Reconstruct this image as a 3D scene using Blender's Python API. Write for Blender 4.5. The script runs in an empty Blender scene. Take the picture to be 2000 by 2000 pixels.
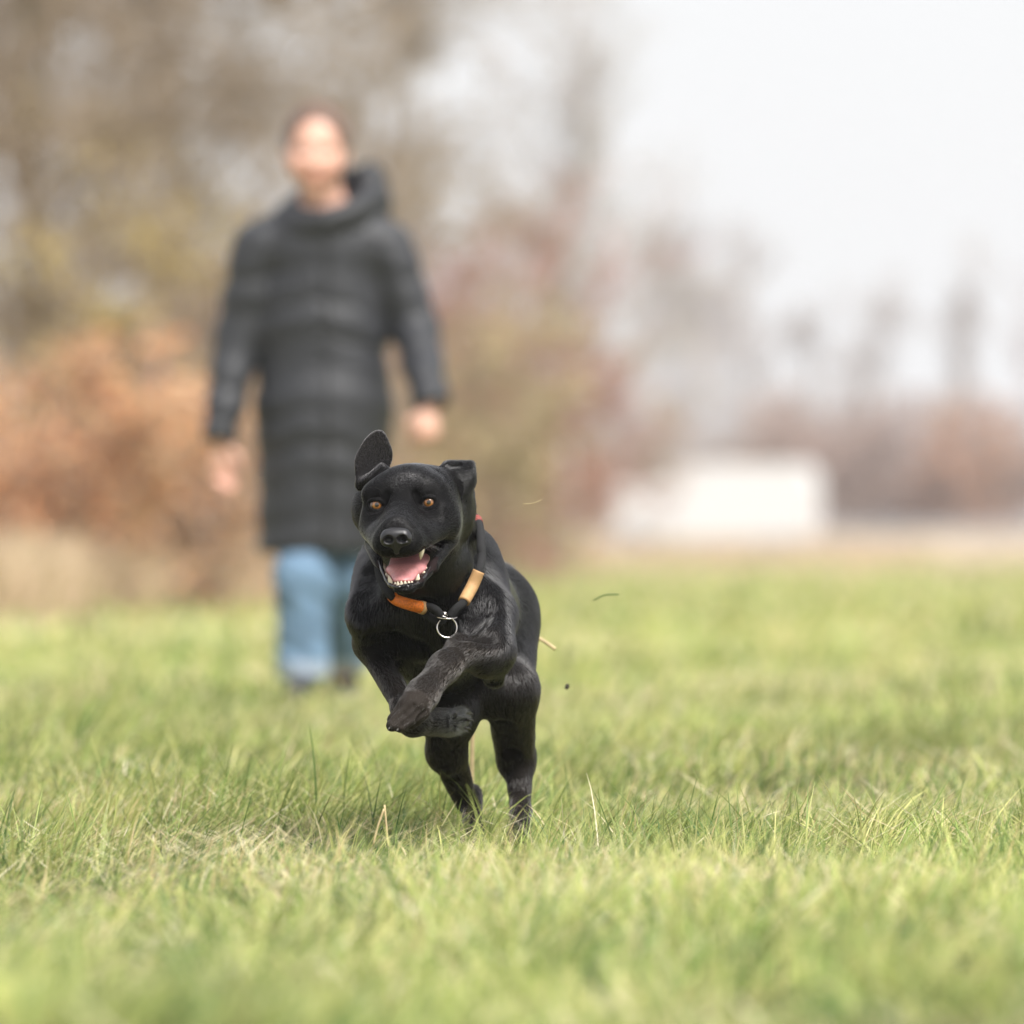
import bpy, math, random
import numpy as np

# ------------------------------------------------------------------ camera, world, sun, exposure
SC = bpy.context.scene
COL = SC.collection
CAM_H = 0.47                      # the photographer lies on the ground
LENS, SENSOR = 200.0, 24.0
FPX = LENS / SENSOR * 2000.0      # focal length in photograph pixels
HORIZON = 1063.0
DOG_D = 12.8

cam_data = bpy.data.cameras.new("camera")
cam = bpy.data.objects.new("camera", cam_data)
COL.objects.link(cam)
cam.location = (0, 0, CAM_H)
cam.rotation_euler = (math.radians(90), 0, 0)
cam_data.lens = LENS
cam_data.sensor_width = SENSOR
cam_data.sensor_fit = 'HORIZONTAL'
cam_data.shift_y = (HORIZON - 1000.0) / 2000.0
cam_data.clip_start = 0.1
cam_data.clip_end = 6000
cam_data.dof.use_dof = True
cam_data.dof.focus_distance = DOG_D + 0.02
cam_data.dof.aperture_fstop = 2.9
cam_data.dof.aperture_blades = 0
SC.camera = cam

SUN_EL, SUN_AZ = math.radians(54), math.radians(150)   # azimuth clockwise from +Y: behind the camera, a little to its right
world = bpy.data.worlds.new("World")
SC.world = world
world.use_nodes = True
nt = world.node_tree
nt.nodes.clear()
sky = nt.nodes.new('ShaderNodeTexSky')
sky.sky_type = 'NISHITA'
sky.sun_disc = False
sky.sun_elevation = SUN_EL
sky.sun_rotation = SUN_AZ
sky.dust_density = 4.0
mixn = nt.nodes.new('ShaderNodeMix'); mixn.data_type = 'RGBA'
mixn.inputs['Factor'].default_value = 0.93              # a closed white cloud cover over the blue sky
mixn.inputs['B'].default_value = (1.9, 1.9, 1.93, 1)
nt.links.new(sky.outputs[0], mixn.inputs['A'])
bg = nt.nodes.new('ShaderNodeBackground')
bg.inputs['Strength'].default_value = 0.10
nt.links.new(mixn.outputs['Result'], bg.inputs['Color'])
out = nt.nodes.new('ShaderNodeOutputWorld')
nt.links.new(bg.outputs[0], out.inputs['Surface'])

sun_data = bpy.data.lights.new("sun", 'SUN')
sun_data.energy = 1.45
sun_data.angle = math.radians(32)
sun_data.color = (1.0, 0.975, 0.935)
sun = bpy.data.objects.new("sun", sun_data)
COL.objects.link(sun)
_sd = np.array([math.sin(SUN_AZ) * math.cos(SUN_EL), math.cos(SUN_AZ) * math.cos(SUN_EL), math.sin(SUN_EL)])
from mathutils import Vector, Matrix
sun.rotation_euler = Vector(_sd).to_track_quat('Z', 'Y').to_euler()

SC.view_settings.view_transform = 'Standard'
SC.view_settings.look = 'None'
SC.view_settings.gamma = 1.0
SC.view_settings.use_curve_mapping = False
SC.view_settings.exposure = 2.31
SC.render.engine = 'CYCLES'
SC.cycles.use_denoising = True
SC.cycles.max_bounces = 6
SC.cycles.diffuse_bounces = 3
SC.cycles.transparent_max_bounces = 8

rng = np.random.default_rng(7)
XA, YA, ZA = np.eye(3)

# ------------------------------------------------------------------ helpers
def P(px, py, dy=0.0, D=DOG_D):
    """A world point from where it shows in the photograph and how far off it is."""
    Y = D + dy
    return np.array([(px - 1000.0) * Y / FPX, Y, CAM_H + (HORIZON - py) * Y / FPX])

def tag(o, label=None, cat=None, group=None, kind=None):
    if label: o['label'] = label
    if cat: o['category'] = cat
    if group: o['group'] = group
    if kind: o['kind'] = kind
    return o

def empty(name, loc, label=None, cat=None, group=None):
    o = bpy.data.objects.new(name, None)
    o.empty_display_size = 0.1
    COL.objects.link(o)
    o.location = loc
    return tag(o, label, cat, group)

def link(name, me, mats, parent=None):
    o = bpy.data.objects.new(name, me)
    COL.objects.link(o)
    for m in (mats if isinstance(mats, (list, tuple)) else [mats]):
        if m is not None: me.materials.append(m)
    if parent is not None:
        o.parent = parent
        o.matrix_parent_inverse = Matrix.Translation(-Vector(world_loc(parent)))
    return o

def world_loc(o):
    v = Vector((0, 0, 0))
    while o is not None:
        if o.type == 'EMPTY': v = v + o.location
        o = o.parent
    return v

def mesh_np(name, V, F, smooth=True):
    """V (n,3), F (m,k) arrays with k = 3 or 4."""
    me = bpy.data.meshes.new(name)
    V = np.asarray(V, dtype=np.float32); F = np.asarray(F, dtype=np.int32)
    k = F.shape[1]
    me.vertices.add(len(V)); me.vertices.foreach_set('co', V.ravel())
    me.loops.add(F.size); me.loops.foreach_set('vertex_index', F.ravel())
    me.polygons.add(len(F))
    me.polygons.foreach_set('loop_start', np.arange(0, F.size, k, dtype=np.int32))
    me.update(calc_edges=True)
    me.polygons.foreach_set('use_smooth', np.full(len(F), smooth, dtype=bool))
    return me

def set_col(me, C, name='col'):
    a = me.color_attributes.new(name, 'FLOAT_COLOR', 'POINT')
    C = np.asarray(C, dtype=np.float32)
    if C.shape[1] == 3: C = np.concatenate([C, np.ones((len(C), 1), np.float32)], 1)
    a.data.foreach_set('color', C.ravel())

def mat(name, color=(.5, .5, .5), rough=.6, spec=.5, metal=0.0, attr=None, noise=None, bump=None, sheen=0.0, coat=0.0, translucent=None, sss=0.0):
    m = bpy.data.materials.new(name); m.use_nodes = True
    n = m.node_tree; b = n.nodes['Principled BSDF']
    b.inputs['Base Color'].default_value = (*color, 1)
    b.inputs['Roughness'].default_value = rough
    b.inputs['Specular IOR Level'].default_value = spec
    b.inputs['Metallic'].default_value = metal
    b.inputs['Sheen Weight'].default_value = sheen
    b.inputs['Coat Weight'].default_value = coat
    if sss:
        b.inputs['Subsurface Weight'].default_value = sss
        b.inputs['Subsurface Radius'].default_value = (.012, .005, .003)
    src = None
    if attr:
        a = n.nodes.new('ShaderNodeAttribute'); a.attribute_name = attr
        src = a.outputs['Color']
    if noise:                                   # (scale, amount) or (scale, amount, detail)
        tc = n.nodes.new('ShaderNodeTexCoord')
        t = n.nodes.new('ShaderNodeTexNoise'); t.inputs['Scale'].default_value = noise[0]
        t.inputs['Detail'].default_value = noise[2] if len(noise) > 2 else 5
        n.links.new(tc.outputs['Object'], t.inputs['Vector'])
        mr = n.nodes.new('ShaderNodeMapRange')
        mr.inputs['From Min'].default_value = .3; mr.inputs['From Max'].default_value = .7
        mr.inputs['To Min'].default_value = 1 - noise[1]; mr.inputs['To Max'].default_value = 1 + noise[1]
        n.links.new(t.outputs['Fac'], mr.inputs['Value'])
        mx = n.nodes.new('ShaderNodeMix'); mx.data_type = 'RGBA'; mx.blend_type = 'MULTIPLY'
        mx.inputs['Factor'].default_value = 1
        if src is not None: n.links.new(src, mx.inputs['A'])
        else: mx.inputs['A'].default_value = (*color, 1)
        n.links.new(mr.outputs[0], mx.inputs['B'])
        src = mx.outputs['Result']
    if src is not None: n.links.new(src, b.inputs['Base Color'])
    if bump:                                    # (scale, strength, distance)
        tc = n.nodes.new('ShaderNodeTexCoord')
        t = n.nodes.new('ShaderNodeTexNoise'); t.inputs['Scale'].default_value = bump[0]; t.inputs['Detail'].default_value = 6
        n.links.new(tc.outputs['Object'], t.inputs['Vector'])
        bp = n.nodes.new('ShaderNodeBump'); bp.inputs['Strength'].default_value = bump[1]; bp.inputs['Distance'].default_value = bump[2]
        n.links.new(t.outputs['Fac'], bp.inputs['Height'])
        n.links.new(bp.outputs[0], b.inputs['Normal'])
    if translucent:
        tr = n.nodes.new('ShaderNodeBsdfTranslucent')
        if src is not None: n.links.new(src, tr.inputs['Color'])
        else: tr.inputs['Color'].default_value = (*color, 1)
        mxs = n.nodes.new('ShaderNodeMixShader'); mxs.inputs[0].default_value = translucent
        o = n.nodes['Material Output']
        n.links.new(b.outputs[0], mxs.inputs[1]); n.links.new(tr.outputs[0], mxs.inputs[2])
        n.links.new(mxs.outputs[0], o.inputs['Surface'])
    return m

def tube(pts, radii, sides=6, closed=False, caps=True):
    """A swept tube: returns V, F (quads; caps are folded quads)."""
    pts = np.asarray(pts, float); n = len(pts)
    radii = np.broadcast_to(np.asarray(radii, float), (n,))
    if closed: t = np.roll(pts, -1, 0) - np.roll(pts, 1, 0)
    else: t = np.gradient(pts, axis=0)
    t /= np.linalg.norm(t, axis=1, keepdims=True) + 1e-12
    ref = np.array([0, 0, 1.0]) if abs(t[0, 2]) < .9 else np.array([1.0, 0, 0])
    u = np.cross(t[0], ref); u /= np.linalg.norm(u)
    V = []
    ang = np.arange(sides) / sides * 2 * np.pi
    for i in range(n):
        u = u - t[i] * np.dot(u, t[i]); u /= np.linalg.norm(u) + 1e-12
        w = np.cross(t[i], u)
        V.append(pts[i] + radii[i] * (np.cos(ang)[:, None] * u + np.sin(ang)[:, None] * w))
    V = np.concatenate(V)
    F = []
    m = n if closed else n - 1
    for i in range(m):
        a, b = i * sides, ((i + 1) % n) * sides
        for j in range(sides):
            k = (j + 1) % sides
            F.append((a + j, a + k, b + k, b + j))
    if not closed and caps:
        V = np.concatenate([V, pts[:1], pts[-1:]])
        c0, c1 = n * sides, n * sides + 1
        for j in range(0, sides, 2):
            F.append((c0, (j + 2) % sides, j + 1, j))
            e = (n - 1) * sides
            F.append((c1, e + j, e + j + 1, e + (j + 2) % sides))
    return V, np.array(F, dtype=np.int32)

def merge(parts):
    V, F, o = [], [], 0
    for v, f in parts:
        V.append(v); F.append(np.asarray(f) + o); o += len(v)
    return np.concatenate(V), np.concatenate(F)

def spline(pts, n):
    """Catmull-Rom through pts, n samples."""
    p = np.asarray(pts, float)
    p = np.concatenate([2 * p[:1] - p[1:2], p, 2 * p[-1:] - p[-2:-1]])
    s = np.linspace(0, len(p) - 3 - 1e-6, n); i = s.astype(int); f = (s - i)[:, None]
    a, b, c, d = p[i], p[i + 1], p[i + 2], p[i + 3]
    return .5 * (2 * b + (c - a) * f + (2 * a - 5 * b + 4 * c - d) * f ** 2 + (3 * b - a - 3 * c + d) * f ** 3)

# ------------------------------------------------------------------ a body as one smooth implicit surface
class Body:
    def __init__(s): s.ops = []
    def cap(s, a, b, ra, rb=None, k=.02, sub=False, sq=None, flow=None, fur=None, col=None):
        rb = ra if rb is None else rb
        a, b = np.asarray(a, float), np.asarray(b, float)
        s.ops.append(dict(t='c', a=a, b=b, ra=ra, rb=rb, k=k, sub=sub, sq=sq, c=(a + b) / 2, R=np.linalg.norm(b - a) / 2 + max(ra, rb),
                          flow=(b - a) if flow is None else np.asarray(flow, float), fur=fur, col=col))
    def ell(s, c, r, k=.02, M=None, sub=False, flow=None, fur=None, col=None):
        s.ops.append(dict(t='e', c=np.asarray(c, float), r=np.asarray(r, float), M=M, k=k, sub=sub, R=max(r), flow=flow, fur=fur, col=col))
    def plate(s, o, ux, uz, un, poly, thick, bow, k=.006, flow=None, fur=None, col=None):
        """A curved flap with the outline POLY (in the plane ux, uz through o); BOW(x, z) moves it along un."""
        poly = np.asarray(poly, float); nn_ = len(poly)
        poly = spline(np.concatenate([poly[-2:], poly, poly[:2]]), (nn_ + 3) * 4 + 1)[8:8 + nn_ * 4]
        c2 = poly.mean(0)
        s.ops.append(dict(t='p', o=o, ux=ux, uz=uz, un=un, poly=poly, th=thick, bow=bow, k=k, sub=False,
                          c=o + ux * c2[0] + uz * c2[1], R=np.abs(poly - c2).max() * 1.5 + .02, flow=flow, fur=fur, col=col))
    def prim(s, o, p):
        if o['t'] == 'c':
            a, b = o['a'], o['b']; pa = p - a; ba = b - a
            if o['sq'] is not None:
                ax, f = o['sq']; pa = pa + ((f - 1) * (pa @ ax))[:, None] * ax
                ba = ba + (f - 1) * (ba @ ax) * ax
            h = np.clip(pa @ ba / max(ba @ ba, 1e-12), 0, 1)
            q = pa - h[:, None] * ba
            return np.sqrt(np.einsum('ij,ij->i', q, q)) - (o['ra'] + (o['rb'] - o['ra']) * h)
        if o['t'] == 'e':
            q = p - o['c']
            if o['M'] is not None: q = q @ o['M']
            k0 = np.linalg.norm(q / o['r'], axis=1); k1 = np.linalg.norm(q / o['r'] ** 2, axis=1) + 1e-9
            return np.where(k0 < 1e-6, -min(o['r']), k0 * (k0 - 1) / k1)
        q = p - o['o']; x = q @ o['ux']; z = q @ o['uz']; w = q @ o['un'] - o['bow'](x, z)
        poly = o['poly']; n = len(poly); d = np.full(len(p), 1e9); ins = np.zeros(len(p), bool)
        for i in range(n):
            a, b = poly[i], poly[(i + 1) % n]; e = b - a
            t = np.clip(((x - a[0]) * e[0] + (z - a[1]) * e[1]) / (e @ e), 0, 1)
            d = np.minimum(d, (x - a[0] - t * e[0]) ** 2 + (z - a[1] - t * e[1]) ** 2)
            c = (a[1] > z) != (b[1] > z)
            if e[1] != 0: ins ^= c & (x < a[0] + (z - a[1]) / e[1] * e[0])
        d = np.sqrt(d); d = np.where(ins, -d, d)
        r = o['th']
        ex = np.maximum(d + r, 0); ey = np.maximum(np.abs(w), 0)
        return np.sqrt(ex ** 2 + ey ** 2) - r
    def field(s, p):
        d = np.full(len(p), 1.0)
        for o in s.ops:
            lb = np.linalg.norm(p - o['c'], axis=1) - o['R']
            k = o['k']
            sel = np.nonzero((lb < d + k) if not o['sub'] else (lb < k))[0]
            if len(sel) == 0: continue
            e = s.prim(o, p[sel]); ds = d[sel]
            if o['sub']:
                h = np.clip(.5 - .5 * (e + ds) / k, 0, 1)
                d[sel] = ds + (-e - ds) * h + k * h * (1 - h)
            else:
                h = np.clip(.5 + .5 * (ds - e) / k, 0, 1)
                d[sel] = ds + (e - ds) * h - k * h * (1 - h)
        return d
    def blend(s, p, sigma=.012, fur0=.01, col0=(.012, .011, .011)):
        W = np.zeros(len(p)); Fl = np.zeros((len(p), 3)); L = np.zeros(len(p)); C = np.zeros((len(p), 3))
        for o in s.ops:
            if o['sub']: continue
            lb = np.linalg.norm(p - o['c'], axis=1) - o['R']
            sel = np.nonzero(lb < 5 * sigma)[0]
            if len(sel) == 0: continue
            w = np.exp(-np.maximum(np.abs(s.prim(o, p[sel])), 0) / sigma)
            f = o['flow']; f = np.zeros(3) if f is None else np.asarray(f, float) / (np.linalg.norm(f) + 1e-9)
            W[sel] += w; Fl[sel] += w[:, None] * f
            L[sel] += w * (fur0 if o['fur'] is None else o['fur'])
            C[sel] += w[:, None] * np.asarray(col0 if o['col'] is None else o['col'])
        W = np.maximum(W, 1e-9)
        return Fl / W[:, None], L / W, C / W[:, None]
    def bounds(s, pad=.02):
        ad = [o for o in s.ops if not o['sub']]
        return np.min([o['c'] - o['R'] for o in ad], 0) - pad, np.max([o['c'] + o['R'] for o in ad], 0) + pad
    def march(s, px, py, lo=-.35, hi=1.0, D=DOG_D, n=900):
        """Depth at which the photograph's pixel meets the surface."""
        dy = np.linspace(lo, hi, n)
        f = s.field(np.array([P(px, py, t, D) for t in dy]))
        i = np.nonzero(f < 0)[0]
        return dy[i[0]] if len(i) else None
    def mesh(s, axes, smooth=1, coarse=5):
        """Surface nets on a rectilinear grid AXES = (xs, ys, zs); the field is evaluated near the surface only."""
        xs, ys, zs = axes
        cx, cy, cz = [np.unique(np.append(np.arange(0, len(a), coarse), len(a) - 1)) for a in axes]
        G = np.stack(np.meshgrid(xs[cx], ys[cy], zs[cz], indexing='ij'), -1)
        cd = s.field(G.reshape(-1, 3)).reshape(G.shape[:3])
        step = [np.diff(a[c]).max() for a, c in zip(axes, (cx, cy, cz))]
        # nearest coarse sample for each fine index
        ix, iy, iz = [np.clip(np.searchsorted(c, np.arange(len(a)) - coarse // 2), 0, len(c) - 1) for a, c in zip(axes, (cx, cy, cz))]
        def loc(a, c):
            g = np.diff(a[c]); return np.append(g, g[-1])
        tx, ty, tz = loc(xs, cx)[ix], loc(ys, cy)[iy], loc(zs, cz)[iz]
        D = cd[np.ix_(ix, iy, iz)].astype(np.float32)
        lim = 1.25 * np.sqrt(tx[:, None, None] ** 2 + ty[None, :, None] ** 2 + tz[None, None, :] ** 2)
        near = np.nonzero(np.abs(D) < lim)
        vals = np.empty(len(near[0]), np.float32)
        for i in range(0, len(vals), 400000):
            sl = slice(i, i + 400000)
            pp = np.stack([xs[near[0][sl]], ys[near[1][sl]], zs[near[2][sl]]], -1)
            vals[sl] = s.field(pp)
        D[near] = vals
        neg = D < 0
        cnt = np.zeros(tuple(n - 1 for n in D.shape), np.uint8)
        for a in (0, 1):
            for b in (0, 1):
                for c in (0, 1):
                    cnt += neg[a:D.shape[0] - 1 + a, b:D.shape[1] - 1 + b, c:D.shape[2] - 1 + c]
        act = (cnt > 0) & (cnt < 8)
        I, J, K = np.nonzero(act)
        vid = np.full(act.shape, -1, np.int32); vid[I, J, K] = np.arange(len(I))
        acc = np.zeros((len(I), 3)); num = np.zeros(len(I))
        corners = [(a, b, c) for a in (0, 1) for b in (0, 1) for c in (0, 1)]
        for a in corners:
            for ax in range(3):
                if a[ax]: continue
                b = list(a); b[ax] = 1
                d0 = D[I + a[0], J + a[1], K + a[2]]; d1 = D[I + b[0], J + b[1], K + b[2]]
                cr = (d0 < 0) != (d1 < 0)
                t = np.where(cr, d0 / np.where(d0 == d1, 1, d0 - d1), 0)
                p0 = np.stack([xs[I + a[0]], ys[J + a[1]], zs[K + a[2]]], -1)
                p1 = np.stack([xs[I + b[0]], ys[J + b[1]], zs[K + b[2]]], -1)
                acc += np.where(cr[:, None], p0 + t[:, None] * (p1 - p0), 0); num += cr
        V = acc / np.maximum(num, 1)[:, None]
        F = []
        for ax in range(3):
            o1, o2 = [(1, 2), (2, 0), (0, 1)][ax]
            sl0 = [slice(None)] * 3; sl1 = [slice(None)] * 3
            sl0[ax] = slice(0, -1); sl1[ax] = slice(1, None)
            s0, s1 = neg[tuple(sl0)], neg[tuple(sl1)]
            cr = np.nonzero(s0 != s1)
            e = np.stack(cr, -1)
            ok = (e[:, o1] > 0) & (e[:, o2] > 0) & (e[:, o1] < D.shape[o1] - 1) & (e[:, o2] < D.shape[o2] - 1)
            e = e[ok]; flip = s0[tuple(e.T)]
            def cell(d1, d2):
                q = e.copy(); q[:, o1] -= d1; q[:, o2] -= d2
                return vid[q[:, 0], q[:, 1], q[:, 2]]
            q = np.stack([cell(1, 1), cell(0, 1), cell(0, 0), cell(1, 0)], -1)
            q = np.where(flip[:, None], q, q[:, ::-1])
            F.append(q)
        F = np.concatenate(F)
        F = F[(F >= 0).all(1)]
        for _ in range(smooth):
            E = np.concatenate([F[:, [0, 1]], F[:, [1, 2]], F[:, [2, 3]], F[:, [3, 0]]])
            S = np.zeros_like(V); N = np.zeros(len(V))
            for c in range(3):
                S[:, c] = np.bincount(E[:, 0], V[E[:, 1], c], len(V)) + np.bincount(E[:, 1], V[E[:, 0], c], len(V))
            N = np.bincount(E[:, 0], minlength=len(V)) + np.bincount(E[:, 1], minlength=len(V))
            V = np.where(N[:, None] > 0, .5 * V + .5 * S / np.maximum(N, 1)[:, None], V)
        return V, F

def axis(lo, hi, step, flo=None, fhi=None, fstep=None):
    if flo is None: return np.arange(lo, hi + step, step)
    parts = []
    if flo > lo: parts.append(np.linspace(lo, flo, max(2, int((flo - lo) / step)), endpoint=False))
    parts.append(np.linspace(flo, fhi, max(2, int((fhi - flo) / fstep)), endpoint=False))
    if hi > fhi: parts.append(np.linspace(fhi, hi, max(2, int((hi - fhi) / step))))
    return np.concatenate(parts)

def vert_normals(V, F):
    n = np.cross(V[F[:, 2]] - V[F[:, 0]], V[F[:, 3]] - V[F[:, 1]])
    N = np.zeros_like(V)
    for c in range(3):
        for j in range(4): N[:, c] += np.bincount(F[:, j], n[:, c], len(V))
    return N / (np.linalg.norm(N, axis=1, keepdims=True) + 1e-12)

def fur_curves(name, roots, dirs, lens, rad, cols, material, parent, bend=None, npts=4):
    n = len(roots)
    cu = bpy.data.hair_curves.new(name)
    cu.add_curves([npts] * n)
    t = np.linspace(0, 1, npts)
    P_ = roots[:, None, :] + dirs[:, None, :] * (lens[:, None] * t[None, :])[..., None]
    if bend is not None: P_ = P_ + bend[:, None, :] * (lens[:, None] * (t ** 2)[None, :])[..., None]
    cu.attributes['position'].data.foreach_set('vector', P_.astype(np.float32).ravel())
    r = cu.attributes.new('radius', 'FLOAT', 'POINT') if 'radius' not in cu.attributes else cu.attributes['radius']
    R = (np.broadcast_to(np.asarray(rad), (n,))[:, None] * np.clip(1.0 - t ** 1.5 * .9, .08, 1)[None, :]).astype(np.float32)
    r.data.foreach_set('value', R.ravel())
    a = cu.attributes.new('col', 'FLOAT_COLOR', 'CURVE')
    a.data.foreach_set('color', np.concatenate([cols, np.ones((n, 1))], 1).astype(np.float32).ravel())
    o = bpy.data.objects.new(name, cu); COL.objects.link(o)
    cu.materials.append(material)
    o.parent = parent
    o.matrix_parent_inverse = Matrix.Translation(-Vector(world_loc(parent)))
    return o
# ------------------------------------------------------------------ the field
def wob(x, y, f, seed, n=7):
    r = np.random.default_rng(seed)
    a = r.random(n) * 6.283; k = f * (.6 + .8 * r.random(n)); ph = r.random(n) * 6.283
    return sum(np.sin(k[i] * (x * np.cos(a[i]) + y * np.sin(a[i])) + ph[i]) for i in range(n)) / n ** .5 * .8
EDGE = np.array([(-40, -14.0), (20, -6.5), (51, -3.05), (65, -2.0), (100, -1.2), (150, 0.1), (178, 1.6), (190, 9.0)])   # (Y, X) of the field's edge
def edge_x(y): return np.interp(y, EDGE[:, 0], EDGE[:, 1])
def ground(x, y):
    near = np.clip(1.2 - y / 60, 0, 1)
    z = near * (.021 * wob(x, y, 5.5, 11) + .012 * wob(x, y, 13, 12))
    z = z + .02 * wob(x, y, .35, 13)
    z = z - .05 * np.exp(-((x - .47) ** 2 / .03 + (y - 12.35) ** 2 / .12))             # a hollow in front of the dog
    z = z + .03 * np.exp(-((x - .78) ** 2 / .05 + (y - 12.2) ** 2 / .3))
    out = np.clip((edge_x(y) - x) / 4, 0, 1)                                            # low bank under the hedge
    z = z + .22 * out * out * (3 - 2 * out)
    far = np.clip((y - 210) / 24, 0, 1)
    return z + .75 * far * far * (3 - 2 * far)
ys = np.unique(np.concatenate([np.linspace(-30, 4, 12), np.linspace(4, 7, 16), np.linspace(7, 18, 180), np.geomspace(18, 60, 90), np.geomspace(60, 320, 70), np.geomspace(320, 5000, 16)]))
u = np.linspace(-1, 1, 121); u = np.sign(u) * (.18 * np.abs(u) + .82 * np.abs(u) ** 5)
Yg, U = np.meshgrid(ys, u, indexing='ij')
Wd = 6 + np.abs(Yg) * .75
Xg = U * Wd
Zg = ground(Xg, Yg)
V = np.stack([Xg, Yg, Zg], -1).reshape(-1, 3)
n0, n1 = Yg.shape
idx = np.arange(n0 * n1).reshape(n0, n1)
F = np.stack([idx[:-1, :-1], idx[:-1, 1:], idx[1:, 1:], idx[1:, :-1]], -1).reshape(-1, 4)
gm = mesh_np('field', V, F)
out_ = np.clip((edge_x(V[:, 1]) - V[:, 0]) / 1.0 + .5, 0, 1) + np.clip((V[:, 1] - 158) / 10, 0, 1)
out_ = np.clip(out_, 0, 1)[:, None]
pat = (.5 + .5 * wob(V[:, 0], V[:, 1] * .35, 1.3, 21))[:, None]
pat2 = (.5 + .5 * wob(V[:, 0], V[:, 1] * .3, 3.4, 22))[:, None]
GC = np.array([.280, .290, .100]) * (1 - pat) + np.array([.400, .375, .175]) * pat
GC = GC * (.85 + .3 * pat2)
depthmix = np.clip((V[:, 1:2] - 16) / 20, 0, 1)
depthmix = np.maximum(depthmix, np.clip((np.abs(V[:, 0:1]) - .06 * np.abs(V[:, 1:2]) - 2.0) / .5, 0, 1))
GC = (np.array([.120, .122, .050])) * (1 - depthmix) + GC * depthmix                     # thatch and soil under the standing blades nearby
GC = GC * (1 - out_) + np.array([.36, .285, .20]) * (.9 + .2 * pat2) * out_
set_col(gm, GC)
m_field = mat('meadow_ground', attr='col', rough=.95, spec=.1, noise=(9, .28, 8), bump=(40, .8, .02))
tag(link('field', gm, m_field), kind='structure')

# ------------------------------------------------------------------ grass: blades as real geometry
def blades(x, y, L, w, az, lean, curl, cols, seg=3, roll=None, base=None):
    """Tapered ribbons. AZ leaning direction, LEAN tilt at the base, CURL extra tilt to the tip."""
    n = len(x)
    z = ground(x, y) - .01 if base is None else base
    t = np.linspace(0, 1, seg + 1)
    ang = lean[:, None] + curl[:, None] * t[None, :]
    ds = L[:, None] / seg
    hor = np.concatenate([np.zeros((n, 1)), np.cumsum(np.sin(ang[:, :-1]) * ds, 1)], 1)
    ver = np.concatenate([np.zeros((n, 1)), np.cumsum(np.cos(ang[:, :-1]) * ds, 1)], 1)
    dx, dy_ = np.cos(az), np.sin(az)
    cx = x[:, None] + hor * dx[:, None]; cy = y[:, None] + hor * dy_[:, None]
    cz = np.maximum(z[:, None] + ver, z[:, None] - .01 + .012 * t[None, :])
    ra = rng.random(n) * np.pi if roll is None else roll
    wx, wy = np.cos(ra), np.sin(ra)
    ww = w[:, None] * np.array([.75, 1.0, .8, .5, .3])[:seg][None, :] if seg < 5 else w[:, None] * np.linspace(1, .3, seg)[None, :]
    vs = []
    for i in range(seg):
        hw = ww[:, i] * .5
        vs.append(np.stack([cx[:, i] - wx * hw, cy[:, i] - wy * hw, cz[:, i]], -1))
        vs.append(np.stack([cx[:, i] + wx * hw, cy[:, i] + wy * hw, cz[:, i]], -1))
    tip = w * .06
    vs.append(np.stack([cx[:, seg] - wx * tip, cy[:, seg] - wy * tip, cz[:, seg]], -1))
    vs.append(np.stack([cx[:, seg] + wx * tip, cy[:, seg] + wy * tip, cz[:, seg]], -1))
    k = 2 * (seg + 1)
    V = np.stack(vs, 1).reshape(-1, 3)
    b = (np.arange(n) * k)[:, None]
    F = np.concatenate([b + np.array([2 * i, 2 * i + 1, 2 * i + 3, 2 * i + 2]) for i in range(seg)], 1).reshape(-1, 4)
    return V, F, np.repeat(cols, k, 0)

def wedge(n, y0, y1, pad):
    """Points spread evenly over the ground the camera can see between y0 and y1 (and PAD metres beside it)."""
    y = y0 + (y1 - y0) * rng.random(n * 2)
    w = .060 * y + pad
    keep = rng.random(n * 2) < w / (0.060 * y1 + pad)
    y = y[keep][:n]; w = w[keep][:n]
    return (rng.random(len(y)) * 2 - 1) * w, y

def grass_cols(n, x, y, straw):
    g = np.array([[.055, .118, .028], [.180, .266, .060], [.375, .408, .118], [.55, .52, .210]])
    c = g[rng.choice(4, n, p=[.20, .30, .30, .20])]
    p = straw * (.55 + .9 * (.5 + .5 * wob(x, y, 3.2, 31)))
    s = rng.random(n) < p
    st = np.array([[.58, .47, .24], [.66, .57, .36], [.48, .33, .16]])
    c[s] = st[rng.choice(3, s.sum(), p=[.5, .35, .15])]
    tone = 1 + .26 * wob(x, y, 2.1, 33) + .14 * wob(x, y, 7, 34)
    return c * tone[:, None] * (.85 + .3 * rng.random((n, 1))), s

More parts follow.
